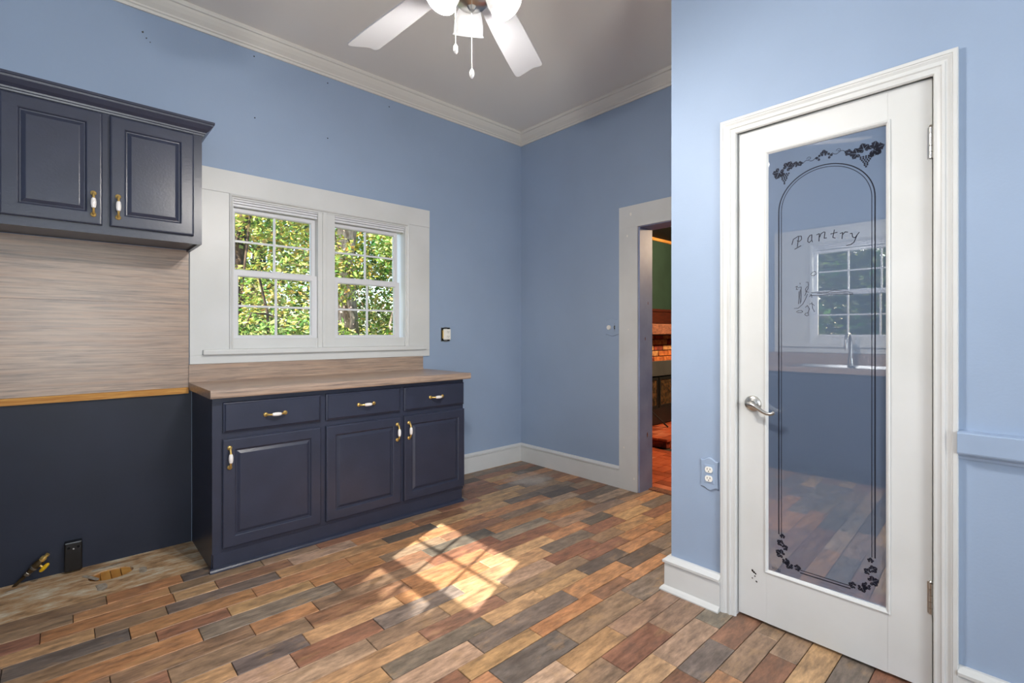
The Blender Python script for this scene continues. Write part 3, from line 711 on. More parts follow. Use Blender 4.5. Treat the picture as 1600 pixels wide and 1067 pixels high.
# ------------------------------------------------------------------ electrical bits
def scallop(y0, y1, z0, z1, flip=1):
    """outline of an ornate cover plate in (a, z)"""
    pts = []
    n = 14
    for k in range(n+1):
        t = k/n; pts.append((y0+(y1-y0)*t, z1 - 0.014 + 0.018*math.sin(math.pi*t)**2 + 0.006*(abs(2*t-1)**4)))
    for k in range(1, 5):
        t = k/5; pts.append((y1 - 0.003*math.sin(math.pi*t), z1-0.004 + (z0-z1+0.008)*t))
    for k in range(n+1):
        t = k/n; pts.append((y1+(y0-y1)*t, z0 + 0.014 - 0.018*math.sin(math.pi*t)**2 - 0.006*(abs(2*t-1)**4)))
    for k in range(1, 5):
        t = k/5; pts.append((y0 + 0.003*math.sin(math.pi*t), z0+0.004 + (z1-z0-0.008)*t))
    return pts
def receptacle(parent, T, ca, cz):
    """duplex face: local a (along wall), o (out), z"""
    for s in (-1, 1):
        f = MB(T)
        ring = [(0.0165*math.cos(2*math.pi*k/20), max(-0.0125, min(0.0125, 0.0165*math.sin(2*math.pi*k/20)))) for k in range(20)]
        f.loft([[(ca+a, h, cz+s*0.0195+z) for a, z in ring] for h in (0.0, 0.0045)])
        fo = f.build('receptacle_face', M['plastic'], parent)
        for dx in (-0.0062, 0.0062):
            MB(T).box(ca+dx-0.0012, ca+dx+0.0012, 0.004, 0.0049, cz+s*0.0195-0.001, cz+s*0.0195+0.007).build('slot', M['dark'], fo)
        MB(T).lathe([(0.0024, 0), (0.0024, 0.0005)], (ca, 0.0045, cz+s*0.0195-0.0065), (0, 1, 0), 8).build('slot', M['dark'], fo)
# plate on the pantry wall
o1 = empty('power_outlet', (XP, 0.985, 0.573), 'duplex outlet with scalloped blue plate beside the pantry door', 'outlet')
T1 = lambda p: Vector((XP - p.y, p.x, p.z))
MB(T1).loft([[(a, h, z) for a, z in scallop(0.945, 1.026, 0.506, 0.642)] for h in (0.0, 0.004)] + [[(0.985+(a-0.985)*0.93, 0.007, 0.574+(z-0.574)*0.95) for a, z in scallop(0.945, 1.026, 0.506, 0.642)]]).build('cover_plate', M['rail'], o1)
MB(T1).frame(0.963, 1.009, 0.533, 0.616, [(0, 0.004), (0, 0.0078), (0.003, 0.0088), (0.004, 0.0088)]).build('plate_panel', M['rail'], o1)
receptacle(o1, lambda p: Vector((XP - 0.0085 - p.y, p.x, p.z)), 0.986, 0.5745)
# dimmer + toggle plate by the doorway
o2 = empty('light_switch', (XD, 2.276, 1.237), 'blue scalloped switch plate with white round dimmer by the doorway', 'switch')
T2 = lambda p: Vector((XD - p.y, p.x, p.z))
MB(T2).loft([[(a, h, z) for a, z in scallop(2.213, 2.340, 1.172, 1.305)] for h in (0.0, 0.004)] + [[(2.276+(a-2.276)*0.95, 0.0065, 1.2385+(z-1.2385)*0.95) for a, z in scallop(2.213, 2.340, 1.172, 1.305)]]).build('cover_plate', M['rail'], o2)
MB(T2).lathe([(0.018, 0), (0.018, 0.010), (0.0165, 0.013)], (2.304, 0.006, 1.237), (0, 1, 0), 20).build('dimmer_knob', M['plastic'], o2, smooth=True)
MB(T2).box(2.250, 2.258, 0.0065, 0.0072, 1.222, 1.252).build('toggle_slot', M['dark'], o2)
MB(T2).box(2.2515, 2.2565, 0.007, 0.017, 1.236, 1.245).build('toggle', M['steel'], o2)
for z in (1.212, 1.264): MB(T2).lathe([(0.003, 0), (0.003, 0.001)], (2.254, 0.0065, z), (0, 1, 0), 8).build('screw', M['steel'], o2)
# bare receptacle by the window
o3 = empty('bare_outlet', (2.31, YW, 1.18), 'uncovered outlet hanging in its wall box right of the window', 'outlet')
T3 = lambda p: Vector((p.x, YW - p.y, p.z))
MB(T3).box(2.268, 2.352, 0.0, 0.002, 1.128, 1.236).build('box_opening', M['dark'], o3)
MB(T3).picture_frame(2.266, 2.354, 1.126, 1.238, [(0, 0.0), (0, 0.004), (0.004, 0.004), (0.004, 0.0)]).build('box_rim', M['steel'], o3)
MB(T3).box(2.295, 2.325, 0.003, 0.006, 1.122, 1.242).build('mounting_strap', M['steel'], o3)
MB(T3).box(2.284, 2.350, 0.004, 0.022, 1.140, 1.226).build('receptacle_body', M['plastic'], o3, bevel=0.003)
MB(T3).box(2.277, 2.286, 0.003, 0.010, 1.15, 1.216).build('side_terminal', M['brass'], o3)
receptacle(o3, lambda p: Vector((p.x, YW-0.0215-p.y, p.z)), 2.324, 1.183)
# black floor-level outlet box
o4 = empty('range_outlet', (0.039, YW-0.025, 0), 'black surface outlet box on the navy wall at the floor', 'outlet')
MB(T3).box(0.006, 0.073, 0.003, 0.045, 0.006, 0.150).build('outlet_box', M['black'], o4, bevel=0.004, seg=3)
MB(T3).box(0.009, 0.070, 0.045, 0.049, 0.092, 0.147).build('cover_plate', M['black'], o4, bevel=0.002)
MB(T3).lathe([(0.0035, 0), (0.0035, 0.0015)], (0.040, 0.049, 0.118), (0, 1, 0), 10).build('screw', M['nickel'], o4)
for dx in (-0.018, 0.018): MB(T3).lathe([(0.006, 0), (0.006, 0.0008)], (0.040+dx, 0.049, 0.125), (0, 1, 0), 10).build('socket', M['dark'], o4)

# gas pipe with yellow valve
gp = empty('gas_pipe', (-0.172, 3.275, -0.004), 'old gas pipe with yellow shut off valve rising from the bare subfloor', 'pipe')
A, B_ = Vector((-0.172, 3.285, -0.006)), Vector((-0.052, 3.235, 0.130))
pt = lambda t: A + (B_-A)*t
MB().tube([pt(0), pt(0.15), pt(0.42)], [0.006, 0.0075, 0.0085], 10).build('riser', M['pipe'], gp, smooth=True)
MB().tube([pt(0.36), pt(0.37), pt(0.44), pt(0.45)], [0.010, 0.0125, 0.0125, 0.010], 6).build('flare_nut', M['steel'], gp)
MB().tube([pt(0.44), pt(0.47), pt(0.56), pt(0.60), pt(0.78), pt(0.82)], [0.010, 0.012, 0.0145, 0.0155, 0.0145, 0.011], 12).build('valve_body', M['pipe'], gp, smooth=True)
MB().tube([pt(0.565), pt(0.57), pt(0.615), pt(0.62)], [0.0155, 0.017, 0.017, 0.0155], 14).build('collar', M['steel'], gp, smooth=True)
MB().tube([pt(0.80), pt(0.84), pt(0.90), pt(0.93), pt(1.0)], [0.011, 0.0125, 0.0125, 0.0085, 0.0085], 12).build('brass_outlet', M['brass'], gp, smooth=True)
hd = pt(0.70) + Vector((0.022, -0.012, -0.022)); ax = (B_-A).normalized()
MB().tube([pt(0.70), hd], [0.005, 0.005], 8).build('valve_stem', M['brass'], gp)
MB().tube([hd - ax*0.022, hd - ax*0.018, hd - ax*0.003, hd + ax*0.004, hd + ax*0.022, hd + ax*0.026], [0.004, 0.008, 0.0095, 0.0095, 0.0075, 0.004], 10).build('valve_handle', M['yellow'], gp, smooth=True)

# ------------------------------------------------------------------ pantry door
XF = 2.108        # door face
dr = empty('door_1', (XF, 0.556, 0.012), 'white pantry door with etched frosted glass', 'door', kind='structure')
TD = lambda p: Vector((XF + p.y, p.x, p.z))        # local: x = world Y, y = into the wall
def DB(): return MB(TD)
TG = lambda p: Vector((XF + p.y - 0.021*(p.x-0.556), p.x, p.z))    # the pane sits a touch askew in its bead
def GB(): return MB(TG)
DB().box(0.2435, 0.362, 0, 0.035, 0.012, 2.033).build('stile', M['white'], dr, bevel=0.0012)
DB().box(0.757, 0.871, 0, 0.035, 0.012, 2.033).build('stile', M['white'], dr, bevel=0.0012)
DB().box(0.362, 0.757, 0, 0.035, 1.924, 2.033).build('rail', M['white'], dr)
DB().box(0.362, 0.757, 0, 0.035, 0.012, 0.224).build('rail', M['white'], dr)
DB().picture_frame(0.354, 0.765, 0.216, 1.932, [(0, 0), (0, -0.004), (0.004, -0.006), (0.008, -0.004), (0.013, 0.004), (0.013, 0.02), (0, 0.02)]).build('glass_bead', M['white'], dr)
gp_ = GB().box(0.360, 0.760, 0.0085, 0.0145, 0.222, 1.926).build('glass_pane', M['doorglass'], dr, label='frosted blue grey glass')
GY = 0.0085
def flat(polys, name, thick=0.0005):
    b = GB()
    for poly in polys:
        b.loft([[(a, GY+0.0002, z) for a, z in poly], [(a, GY-thick, z) for a, z in poly]])
    return b.build(name, M['etch'], gp_)
def ribbon(pts, w):
    """list of quads along a polyline in (a, z)"""
    out = []
    for i in range(len(pts)-1):
        p, q = Vector(pts[i]), Vector(pts[i+1])
        t = (q-p)
        if t.length < 1e-6: continue
        t.normalize(); n = Vector((-t.y, t.x))*w/2
        e = t*w*0.25
        out.append([tuple(p-n-e), tuple(q-n+e), tuple(q+n+e), tuple(p+n-e)])
    return out
AC, AR, ZS = 0.5565, 0.157, 1.676
def arch(r, zb_l, zb_r, w, name):
    b = GB()
    path = [(AC+r, zb_l)] + [(AC + r*math.cos(math.pi*k/40), ZS + r*0.965*math.sin(math.pi*k/40)) for k in range(41)] + [(AC-r, zb_r)]
    nrm = [(1, 0)] + [(math.cos(math.pi*k/40), math.sin(math.pi*k/40)) for k in range(41)] + [(-1, 0)]
    A_ = [(p[0]-n[0]*w/2, GY-0.0005, p[1]-n[1]*w/2) for p, n in zip(path, nrm)]
    B2 = [(p[0]+n[0]*w/2, GY-0.0005, p[1]+n[1]*w/2) for p, n in zip(path, nrm)]
    A0 = [(a, GY+0.0002, z) for a, _, z in A_]; B0 = [(a, GY+0.0002, z) for a, _, z in B2]
    rings = [A0, A_, B2, B0, A0]
    b.loft([list(r_) for r_ in rings], False)
    b.build(name, M['etch'], gp_)
arch(AR, 0.385, 0.392, 0.0038, 'arch_line')
arch(AR-0.0095, 0.385, 0.392, 0.0022, 'arch_line')
flat(ribbon([(0.636, 0.2575), (0.473, 0.2575)], 0.0036), 'foot_line')
flat(ribbon([(0.636, 0.2675), (0.473, 0.2675)], 0.0022), 'foot_line')
def leaf(ca, cz, s, rot, lobes=5):
    polys = []
    for k in range(lobes):
        a = rot + (k-(lobes-1)/2)*(2.2*math.pi/ (lobes+1.6))
        L = s*(1.0 if k == lobes//2 else (0.86 if abs(k-lobes//2) == 1 else 0.62))
        d_, n_ = Vector((math.cos(a), math.sin(a))), Vector((-math.sin(a), math.cos(a)))
        c = Vector((ca, cz))
        for side in (-1, 1):
            w = L*0.43*side
            g = L*0.035*side
            P = [c + d_*L*0.10 + n_*g, c + d_*L*0.45 + n_*w*0.75, c + d_*L*0.62 + n_*w*0.70, c + d_*L*0.70 + n_*w*0.98, c + d_*L*0.84 + n_*w*0.5, c + d_*L + n_*g*0.4]
            polys.append([tuple(p) for p in P])
    return polys
def grapes(ca, cz, w, h):
    polys = []; r0 = 0.0038; rows_ = int(h/(r0*1.65))
    for r in range(rows_):
        n = max(1, round((w/(r0*2.1))*(1 - r/rows_)))
        for k in range(n):
            x = ca + (k-(n-1)/2)*r0*2.1; z = cz - r*r0*1.65
            polys.append([(x + r0*0.86*math.cos(2*math.pi*j/8), z + r0*0.86*math.sin(2*math.pi*j/8)) for j in range(8)])
    return polys
PI = math.pi
up = PI/2
flat(leaf(0.712, 1.838, 0.030, PI*1.22*0+ -0.6+PI*0.0+PI*0.25*0 + -0.55+PI*0, 5), 'vine_leaf')
flat(leaf(0.683, 1.848, 0.026, 2.2, 5), 'vine_leaf')
flat(leaf(0.655, 1.850, 0.016, 1.9, 5), 'vine_leaf')
flat(leaf(0.640, 1.852, 0.013, 3.0, 5), 'vine_leaf')
flat(grapes(0.693, 1.824, 0.036, 0.045), 'grape_cluster')
flat(leaf(0.405, 1.845, 0.034, 2.9+PI*0, 5), 'vine_leaf')
flat(leaf(0.404, 1.838, 0.026, 3.6, 3), 'vine_leaf')
flat(leaf(0.432, 1.852, 0.024, 1.3, 5), 'vine_leaf')
flat(leaf(0.452, 1.842, 0.026, 0.2, 5), 'vine_leaf')
flat(leaf(0.477, 1.852, 0.016, 0.5, 5), 'vine_leaf')
flat(grapes(0.426, 1.826, 0.042, 0.048), 'grape_cluster')
flat(leaf(0.557, 1.868, 0.017, up, 5), 'vine_leaf')
flat(leaf(0.572, 1.858, 0.014, 0.1, 3), 'vine_leaf')
flat(leaf(0.541, 1.858, 0.014, 3.0, 3), 'vine_leaf')
def tendril(p, q, curl, name='tendril'):
    pts = []
    for k in range(15):
        t = k/14; pts.append((p[0]+(q[0]-p[0])*t, p[1]+(q[1]-p[1])*t + 0.006*math.sin(2*PI*t)*curl))
    c = ((p[0]+q[0])/2, (p[1]+q[1])/2 + 0.008)
    sp = [(c[0] + 0.008*(1-t/14*0.7)*math.cos(t*0.45), c[1] + 0.007*(1-t/14*0.7)*math.sin(t*0.45)) for t in range(14)]
    flat(ribbon(pts, 0.0016) + ribbon(sp, 0.0013), name)
tendril((0.628, 1.850), (0.584, 1.862), 1); tendril((0.530, 1.866), (0.488, 1.858), -1)
for s, ll in ((1, 0), (-1, 1)):
    f = lambda a: AC + s*(a-AC)
    for (a, z, r, ro) in ((0.700, 0.378, 0.013, 1.5), (0.705, 0.350, 0.018, 0.6), (0.694, 0.337, 0.016, 2.6), (0.704, 0.307, 0.024, 0.5), (0.690, 0.288, 0.019, 4.2), (0.674, 0.276, 0.020, 5.2), (0.650, 0.272, 0.017, 2.9)):
        flat(leaf(f(a), z, r, ro if s > 0 else PI-ro, 5), 'corner_leaf')
LET = {
'P': [[(0.666, 1.54), (0.661, 1.56), (0.644, 1.57), (0.633, 1.569), (0.632, 1.556), (0.64, 1.549), (0.648, 1.553)], [(0.642, 1.568), (0.647, 1.529)], [(0.656, 1.521), (0.634, 1.532)]],
'a': [[(0.597, 1.569), (0.603, 1.568), (0.61, 1.558), (0.611, 1.545), (0.606, 1.540), (0.599, 1.547)], [(0.597, 1.569), (0.5975, 1.551), (0.595, 1.541)]],
'n': [[(0.581, 1.566), (0.572, 1.57), (0.573, 1.541)], [(0.571, 1.556), (0.566, 1.569), (0.557, 1.574), (0.553, 1.572), (0.556, 1.55), (0.548, 1.55)]],
't': [[(0.523, 1.577), (0.528, 1.549), (0.520, 1.545)], [(0.535, 1.563), (0.514, 1.566)]],
'r': [[(0.505, 1.56), (0.497, 1.563), (0.499, 1.540)], [(0.497, 1.555), (0.489, 1.564), (0.481, 1.562)]],
'y': [[(0.474, 1.555), (0.468, 1.556), (0.466, 1.542), (0.459, 1.538), (0.452, 1.548)], [(0.446, 1.556), (0.452, 1.548), (0.462, 1.522), (0.472, 1.515), (0.485, 1.513)]]}
for k, st in LET.items():
    q = []
    for s in st: q += ribbon(s, 0.0026)
    flat(q, 'etched_letter')
ART = {
'etched_wheat_sheaf': [[(0.644, 1.369), (0.633, 1.371), (0.634, 1.353), (0.633, 1.333), (0.634, 1.312)], [(0.641, 1.354), (0.642, 1.323), (0.643, 1.305)], [(0.637, 1.361), (0.638, 1.333), (0.637, 1.307)], [(0.654, 1.372), (0.647, 1.375), (0.651, 1.362), (0.644, 1.362)], [(0.658, 1.288), (0.644, 1.289), (0.628, 1.304), (0.617, 1.327), (0.612, 1.342)], [(0.638, 1.387), (0.637, 1.382)]],
'etched_fruit': [[(0.651, 1.274), (0.644, 1.279), (0.633, 1.28), (0.628, 1.275), (0.633, 1.271), (0.647, 1.272)]],
'etched_sprig': [[(0.617, 1.388), (0.61, 1.388), (0.608, 1.379), (0.61, 1.362), (0.617, 1.352), (0.619, 1.362), (0.612, 1.372)], [(0.621, 1.337), (0.615, 1.352), (0.608, 1.349)], [(0.605, 1.331), (0.599, 1.341), (0.597, 1.328)], [(0.619, 1.291), (0.612, 1.298), (0.605, 1.285), (0.61, 1.27)], [(0.621, 1.263), (0.615, 1.258), (0.608, 1.26), (0.61, 1.27), (0.619, 1.268), (0.621, 1.263)], [(0.605, 1.303), (0.597, 1.305), (0.588, 1.297)], [(0.597, 1.31), (0.594, 1.285), (0.588, 1.273)], [(0.601, 1.417), (0.594, 1.425), (0.585, 1.427), (0.582, 1.418), (0.59, 1.411), (0.599, 1.413)]],
'etched_bread_board': [[(0.599, 1.346), (0.574, 1.347), (0.544, 1.346), (0.523, 1.352), (0.502, 1.347), (0.481, 1.343), (0.465, 1.337)], [(0.599, 1.336), (0.574, 1.334), (0.544, 1.337), (0.502, 1.335), (0.465, 1.334)], [(0.579, 1.342), (0.557, 1.342), (0.535, 1.342), (0.502, 1.341), (0.481, 1.338)]]}
for k, st in ART.items():
    q = []
    for s in st: q += ribbon(s, 0.0017)
    flat(q, k)
q = []
for k in range(7): q += ribbon([(0.738-k*0.0046, 0.243), (0.735-k*0.0046, 0.238)], 0.0012)
q += ribbon([(0.740, 0.2455), (0.706, 0.2455)], 0.0006) + ribbon([(0.740, 0.2355), (0.706, 0.2355)], 0.0006)
flat(q, 'maker_mark')
# hinges
for z0, z1 in ((1.767, 1.870), (0.267, 0.370), (1.02, 1.12))[:2]:
    b = MB(); n = 5
    for k in range(n):
        za = z0 + (z1-z0)*k/n; zb = z0 + (z1-z0)*(k+1)/n - 0.0012
        b.lathe([(0.0058, 0), (0.0058, zb-za)], (XF-0.007, 0.2455, za), (0, 0, 1), 12)
    b.lathe([(0.0045, 0), (0.0062, 0.003), (0.003, 0.007)], (XF-0.007, 0.2455, z1), (0, 0, 1), 10)
    b.box(XF-0.0015, XF+0.0005, 0.248, 0.256, z0, z1)
    b.build('hinge', M['nickel'], dr, smooth=True)
# lever handle
rc_ = Vector((XF, 0.811, 0.899))
MB().lathe([(0.0335, 0), (0.0335, 0.003), (0.031, 0.007), (0.022, 0.010), (0.014, 0.013), (0.012, 0.020)], rc_, (-1, 0, 0), 32).build('lever_rose', M['nickel'], dr, smooth=True)
lv = [rc_ + Vector(v) for v in ((-0.016, 0, 0), (-0.040, 0.001, 0.0), (-0.050, -0.004, 0.001), (-0.054, -0.018, 0.001), (-0.054, -0.035, -0.008), (-0.053, -0.055, -0.021), (-0.052, -0.072, -0.028), (-0.051, -0.086, -0.029), (-0.050, -0.094, -0.024), (-0.049, -0.098, -0.018))]
MB().tube(lv, [0.0105, 0.0105, 0.0105, 0.0095, 0.008, 0.0072, 0.0068, 0.0066, 0.0064, 0.0055], 12).build('lever', M['nickel'], dr, smooth=True)
MB().lathe([(0.0105, 0), (0.0105, 0.004), (0.007, 0.0055)], rc_ + Vector((-0.050, 0.001, 0)), (-1, 0, 0), 16).build('privacy_button', M['steel'], dr, smooth=True)
for y, z, s in ((0.812, 0.205, 0.006), (0.806, 0.200, 0.005), (0.801, 0.196, 0.004), (0.803, 0.186, 0.0035), (0.814, 0.175, 0.003), (0.797, 0.166, 0.004)):
    pts = [(XF-0.0004, y+s*random.uniform(.5,1.2)*math.cos(t), z+s*random.uniform(.5,1.2)*math.sin(t)) for t in (0, 0.9, 1.8, 2.7, 3.6, 4.5, 5.4)]
    MB().prism(pts, (-0.0004, 0, 0)).build('paint_chip', M['black'], dr)
MB().box(XP+0.05, XP+0.052, 0.874, 0.8735, 0.86, 0.94).build('strike_plate', M['steel'], t5)
# pantry interior is closed off by the wall behind

# ------------------------------------------------------------------ ceiling fan
FC = Vector((0.967, 1.240, 0)); FZ = 2.367
fan = empty('ceiling_fan', (FC.x, FC.y, ZC), 'white five blade ceiling fan with lit bell shades', 'ceiling fan')
MB().lathe([(0.070, 0), (0.072, -0.02), (0.055, -0.055), (0.018, -0.065)], (FC.x, FC.y, ZC), (0, 0, 1), 24).build('ceiling_canopy', M['fanwhite'], fan, smooth=True)
MB().lathe([(0.013, 0), (0.013, -0.48)], (FC.x, FC.y, ZC-0.05), (0, 0, 1), 12).build('downrod', M['fanwhite'], fan, smooth=True)
MB().lathe([(0.02, 0.165), (0.06, 0.155), (0.115, 0.13), (0.135, 0.095), (0.138, 0.055), (0.125, 0.03), (0.085, 0.02), (0.07, 0.0)], (FC.x, FC.y, FZ), (0, 0, 1), 32).build('motor_housing', M['fanwhite'], fan, smooth=True)
MB().lathe([(0.07, 0.004), (0.078, -0.015), (0.078, -0.045), (0.06, -0.06), (0.05, -0.075)], (FC.x, FC.y, FZ), (0, 0, 1), 28).build('switch_housing', M['fanwhite'], fan, smooth=True)
MB().lathe([(0.050, 0.0), (0.062, -0.008), (0.062, -0.03), (0.045, -0.048), (0.015, -0.056), (0.008, -0.066)], (FC.x, FC.y, FZ-0.073), (0, 0, 1), 24).build('light_fitter', M['nickel'], fan, smooth=True)
for ang in (29.5, 94.5, 167, 239, 311):
    R = Matrix.Translation((FC.x, FC.y, FZ+0.012)) @ Matrix.Rotation(math.radians(ang), 4, 'Z') @ Matrix.Rotation(math.radians(-11), 4, 'X')
    TT = lambda p, R=R: R @ p
    ol = [(0.17, -0.050), (0.40, -0.061), (0.58, -0.066), (0.652, -0.067), (0.664, -0.060), (0.666, -0.050), (0.659, -0.028), (0.664, -0.006), (0.674, 0.018), (0.684, 0.046), (0.683, 0.058), (0.672, 0.066), (0.58, 0.066), (0.40, 0.061), (0.17, 0.050), (0.155, 0.036), (0.155, -0.036)]
    MB(TT).loft([[(x, y, h) for x, y in ol] for h in (-0.003, 0.003)]).build('fan_blade', M['fanwhite'], fan, bevel=0.001)
    b = MB(TT); b.tube([(0.08, 0, 0.02), (0.12, 0, 0.010), (0.17, 0.012, 0.007), (0.22, 0.025, 0.006)], [0.010, 0.009, 0.008, 0.006], 8)
    b.tube([(0.12, 0, 0.010), (0.17, -0.012, 0.007), (0.22, -0.025, 0.006)], [0.009, 0.008, 0.006], 8)
    b.build('blade_bracket', M['fanwhite'], fan, smooth=True)
toward = math.atan2(FC.y, FC.x)       # away from the viewer
for k in range(3):
    a = toward + math.radians(6) + k*2*math.pi/3
    dirh = Vector((math.cos(a), math.sin(a), 0))
    ax = (dirh*0.55 + Vector((0, 0, -0.84))).normalized()
    n0 = Vector((FC.x, FC.y, FZ-0.060)) + dirh*0.040
    neck = n0 + dirh*0.022 + Vector((0, 0, -0.004))
    MB().tube([n0 - dirh*0.03, n0 + dirh*0.006, neck], [0.010, 0.010, 0.012], 10).build('lamp_arm', M['nickel'], fan, smooth=True)
    MB().lathe([(0.016, -0.008), (0.030, -0.004), (0.032, 0.016), (0.030, 0.020)], neck, ax, 20).build('lamp_socket', M['nickel'], fan, smooth=True)
    sh = MB()
    pr = [(0.028, 0.012), (0.034, 0.022), (0.043, 0.045), (0.049, 0.070), (0.0505, 0.088), (0.0505, 0.098), (0.0535, 0.101), (0.0535, 0.104), (0.049, 0.103), (0.047, 0.088), (0.0455, 0.068), (0.039, 0.045), (0.030, 0.024), (0.024, 0.014)]
    sh.lathe(pr, neck, ax, 28, cap=(False, False))
    sh.build('lamp_shade', M['shade'], fan, smooth=True)
    MB().lathe([(0.012, 0.010), (0.014, 0.030), (0.024, 0.052), (0.027, 0.066), (0.022, 0.082), (0.010, 0.090), (0.001, 0.092)], neck, ax, 18).build('light_bulb', M['bulb'], fan, smooth=True)
    li = bpy.data.lights.new('fan_bulb_light', 'POINT'); li.energy = FAN_POWER; li.shadow_soft_size = 0.03; li.color = (1.0, 0.95, 0.88)
    lo = bpy.data.objects.new('fan_bulb_light', li); COL.objects.link(lo); lo.location = neck + ax*0.099
def chain(x, y, z0, z1, name):
    b = MB(); n = int((z0-z1)/0.006)
    for k in range(n): b.sphere((x, y, z0-(k+0.5)*(z0-z1)/n), 0.0011, 6, 4)
    b.tube([(x, y, z0), (x, y, z1)], 0.0008, 5)
    co = b.build('pull_chain', M['steel'], fan)
    return co
# chain positions: one left of the centre, one slightly right, on the viewer's side
right = Vector((math.sin(toward), -math.cos(toward), 0)); fwd = Vector((math.cos(toward), math.sin(toward), 0))
for off, dep, z1, zf in ((-0.050, -0.055, 2.083, 0.028), (0.0, -0.060, 2.006, 0.026)):
    p = FC + right*off + fwd*dep
    chain(p.x, p.y, FZ-0.055, z1, 'pull_chain')
    MB().lathe([(0.003, 0), (0.0065, -0.006), (0.0075, -0.015), (0.006, -0.024), (0.002, -0.029)], (p.x, p.y, z1), (0, 0, 1), 12).build('chain_fob', M['porcelain'], fan, smooth=True)

# ------------------------------------------------------------------ kitchen run behind the viewer (mirrored in the door glass)
sc_ = empty('sink_cabinet', (XO+0.3, 0.6, 0), 'navy sink base cabinet mirrored low in the pantry glass', 'cabinet')
MB().box(XO+0.002, XO+0.58, -1.2, 2.6, 0.10, 0.866).build('carcass', M['navy'], sc_)
MB().box(XO+0.002, XO+0.52, -1.2, 2.6, 0.0, 0.10).build('toe_kick', M['navy'], sc_)
for k in range(8):
    y = -1.17 + k*0.47
    T9 = lambda p: Vector((XO+0.58+0.019-p.y, p.x, p.z))
    MB(T9).frame(y, y+0.44, 0.13, 0.66, [(0, 0.019), (0, 0.004), (0.004, 0), (0.05, 0), (0.056, 0.007), (0.07, 0.002)]).build('cabinet_door', M['navy'], sc_)
    MB(T9).frame(y, y+0.44, 0.69, 0.84, [(0, 0.019), (0, 0.004), (0.004, 0), (0.01, 0)]).build('drawer_front', M['navy'], sc_)
sk = empty('sink_counter', (XO+0.3, 0.6, 0.866), 'taupe laminate sink counter mirrored in the pantry glass', 'countertop')
MB().box(XO+0.002, XO+0.62, -1.2, 0.62, 0.868, 0.908).box(XO+0.002, XO+0.62, 1.38, 2.6, 0.868, 0.908).box(XO+0.002, XO+0.10, 0.62, 1.38, 0.868, 0.908).box(XO+0.52, XO+0.62, 0.62, 1.38, 0.868, 0.908).build('worktop', M['laminate'], sk)
MB().box(XO+0.002, XO+0.022, -1.2, 2.6, 0.908, 1.01).build('back_ledge', M['laminate'], sk)
b = MB()
b.picture_frame(0.60, 1.40, 0.08, 0.54, [(0, 0), (0.02, 0), (0.03, 0.18), (0.028, 0.18), (0.018, 0.004), (0, 0.004)])
MBs = MB(lambda p: Vector((XO+p.z, p.x, 0.912-p.y)))
MBs.picture_frame(0.60, 1.40, 0.08, 0.54, [(0, 0), (0.022, 0), (0.035, 0.03), (0.035, 0.028), (0.02, 0.003), (0, 0.003)]); MBs.box(0.63, 1.37, 0.028, 0.031, 0.11, 0.51)
MBs.build('sink_basin', M['sink'], sk)
fc = empty('faucet', (XO+0.12, 1.0, 0.908), 'curved sink faucet mirrored in the pantry glass', 'faucet')
MB().lathe([(0.030, 0.0), (0.030, 0.008), (0.022, 0.015), (0.020, 0.06)], (XO+0.13, 1.0, 0.915), (0, 0, 1), 18).build('faucet_base', M['nickel'], fc, smooth=True)
MB().tube([(XO+0.13, 1.0, 0.96)] + [(XO+0.13+0.09*(1-math.cos(t)), 1.0, 1.10+0.09*math.sin(t)) for t in [k*math.pi/8 for k in range(9)]] + [(XO+0.31, 1.0, 1.06)], 0.013, 12).build('spout', M['nickel'], fc, smooth=True)

# ------------------------------------------------------------------ the den beyond the doorway
DX1, DY0, DZ = 7.6, -1.2, 2.44
YD = 3.42
MB().box(XDB, DX1, YD, YD+0.15, -0.05, DZ+0.1).build('wall_den_back', M['green'], kind='structure', label='dark green den wall behind the fireplace', cat='wall')
MB().box(DX1, DX1+0.1, DY0, YD, -0.05, DZ+0.1).box(XDB, DX1, DY0-0.1, DY0, -0.05, DZ+0.1).box(XDB-0.001, XDB+0.006, DY0, 1.22, -0.05, DZ).box(XDB-0.001, XDB+0.006, 2.05, YD, -0.05, DZ).build('wall_den_side', M['green'], kind='structure', label='dark green side walls of the den', cat='wall')
MB().box(XDB, DX1+0.1, DY0-0.1, YD+0.1, DZ, DZ+0.1).build('ceiling_den', M['denceil'], kind='structure', label='dark den ceiling glimpsed through the doorway', cat='ceiling')
b = MB(); extrude(b, [(0, 2.40), (0.02, 2.40), (0.012, 2.44), (0, 2.44)], (XDB, YD), (DX1, YD), (0, -1, 0)); b.build('trim_6', M['pine'], kind='structure', label='thin pale trim at the top of the den wall', cat='trim')
fd = MB().box(XDB-0.02, DX1, DY0, YD, -0.05, -0.004).build('floor_den', M['mortar'], kind='structure', label='terracotta tile floor of the den', cat='floor')
tl = {}
def den_tile(w, h, k):
    key = (w, h, k)
    if key not in tl:
        bm = MB(); g = 0.003
        bm.loft([[(-w/2+g+i, -h/2+g+i, z), (w/2-g-i, -h/2+g+i, z), (w/2-g-i, h/2-g-i, z), (-w/2+g+i, h/2-g-i, z)] for i, z in ((0, -0.006), (0, -0.001), (0.002, 0.001))])
        o = bm.build('floor_tile', M[k]); tl[key] = o.data
        bpy.data.objects.remove(o)
    return tl[key]
random.seed(9)
u = 0.105
cnt = 0
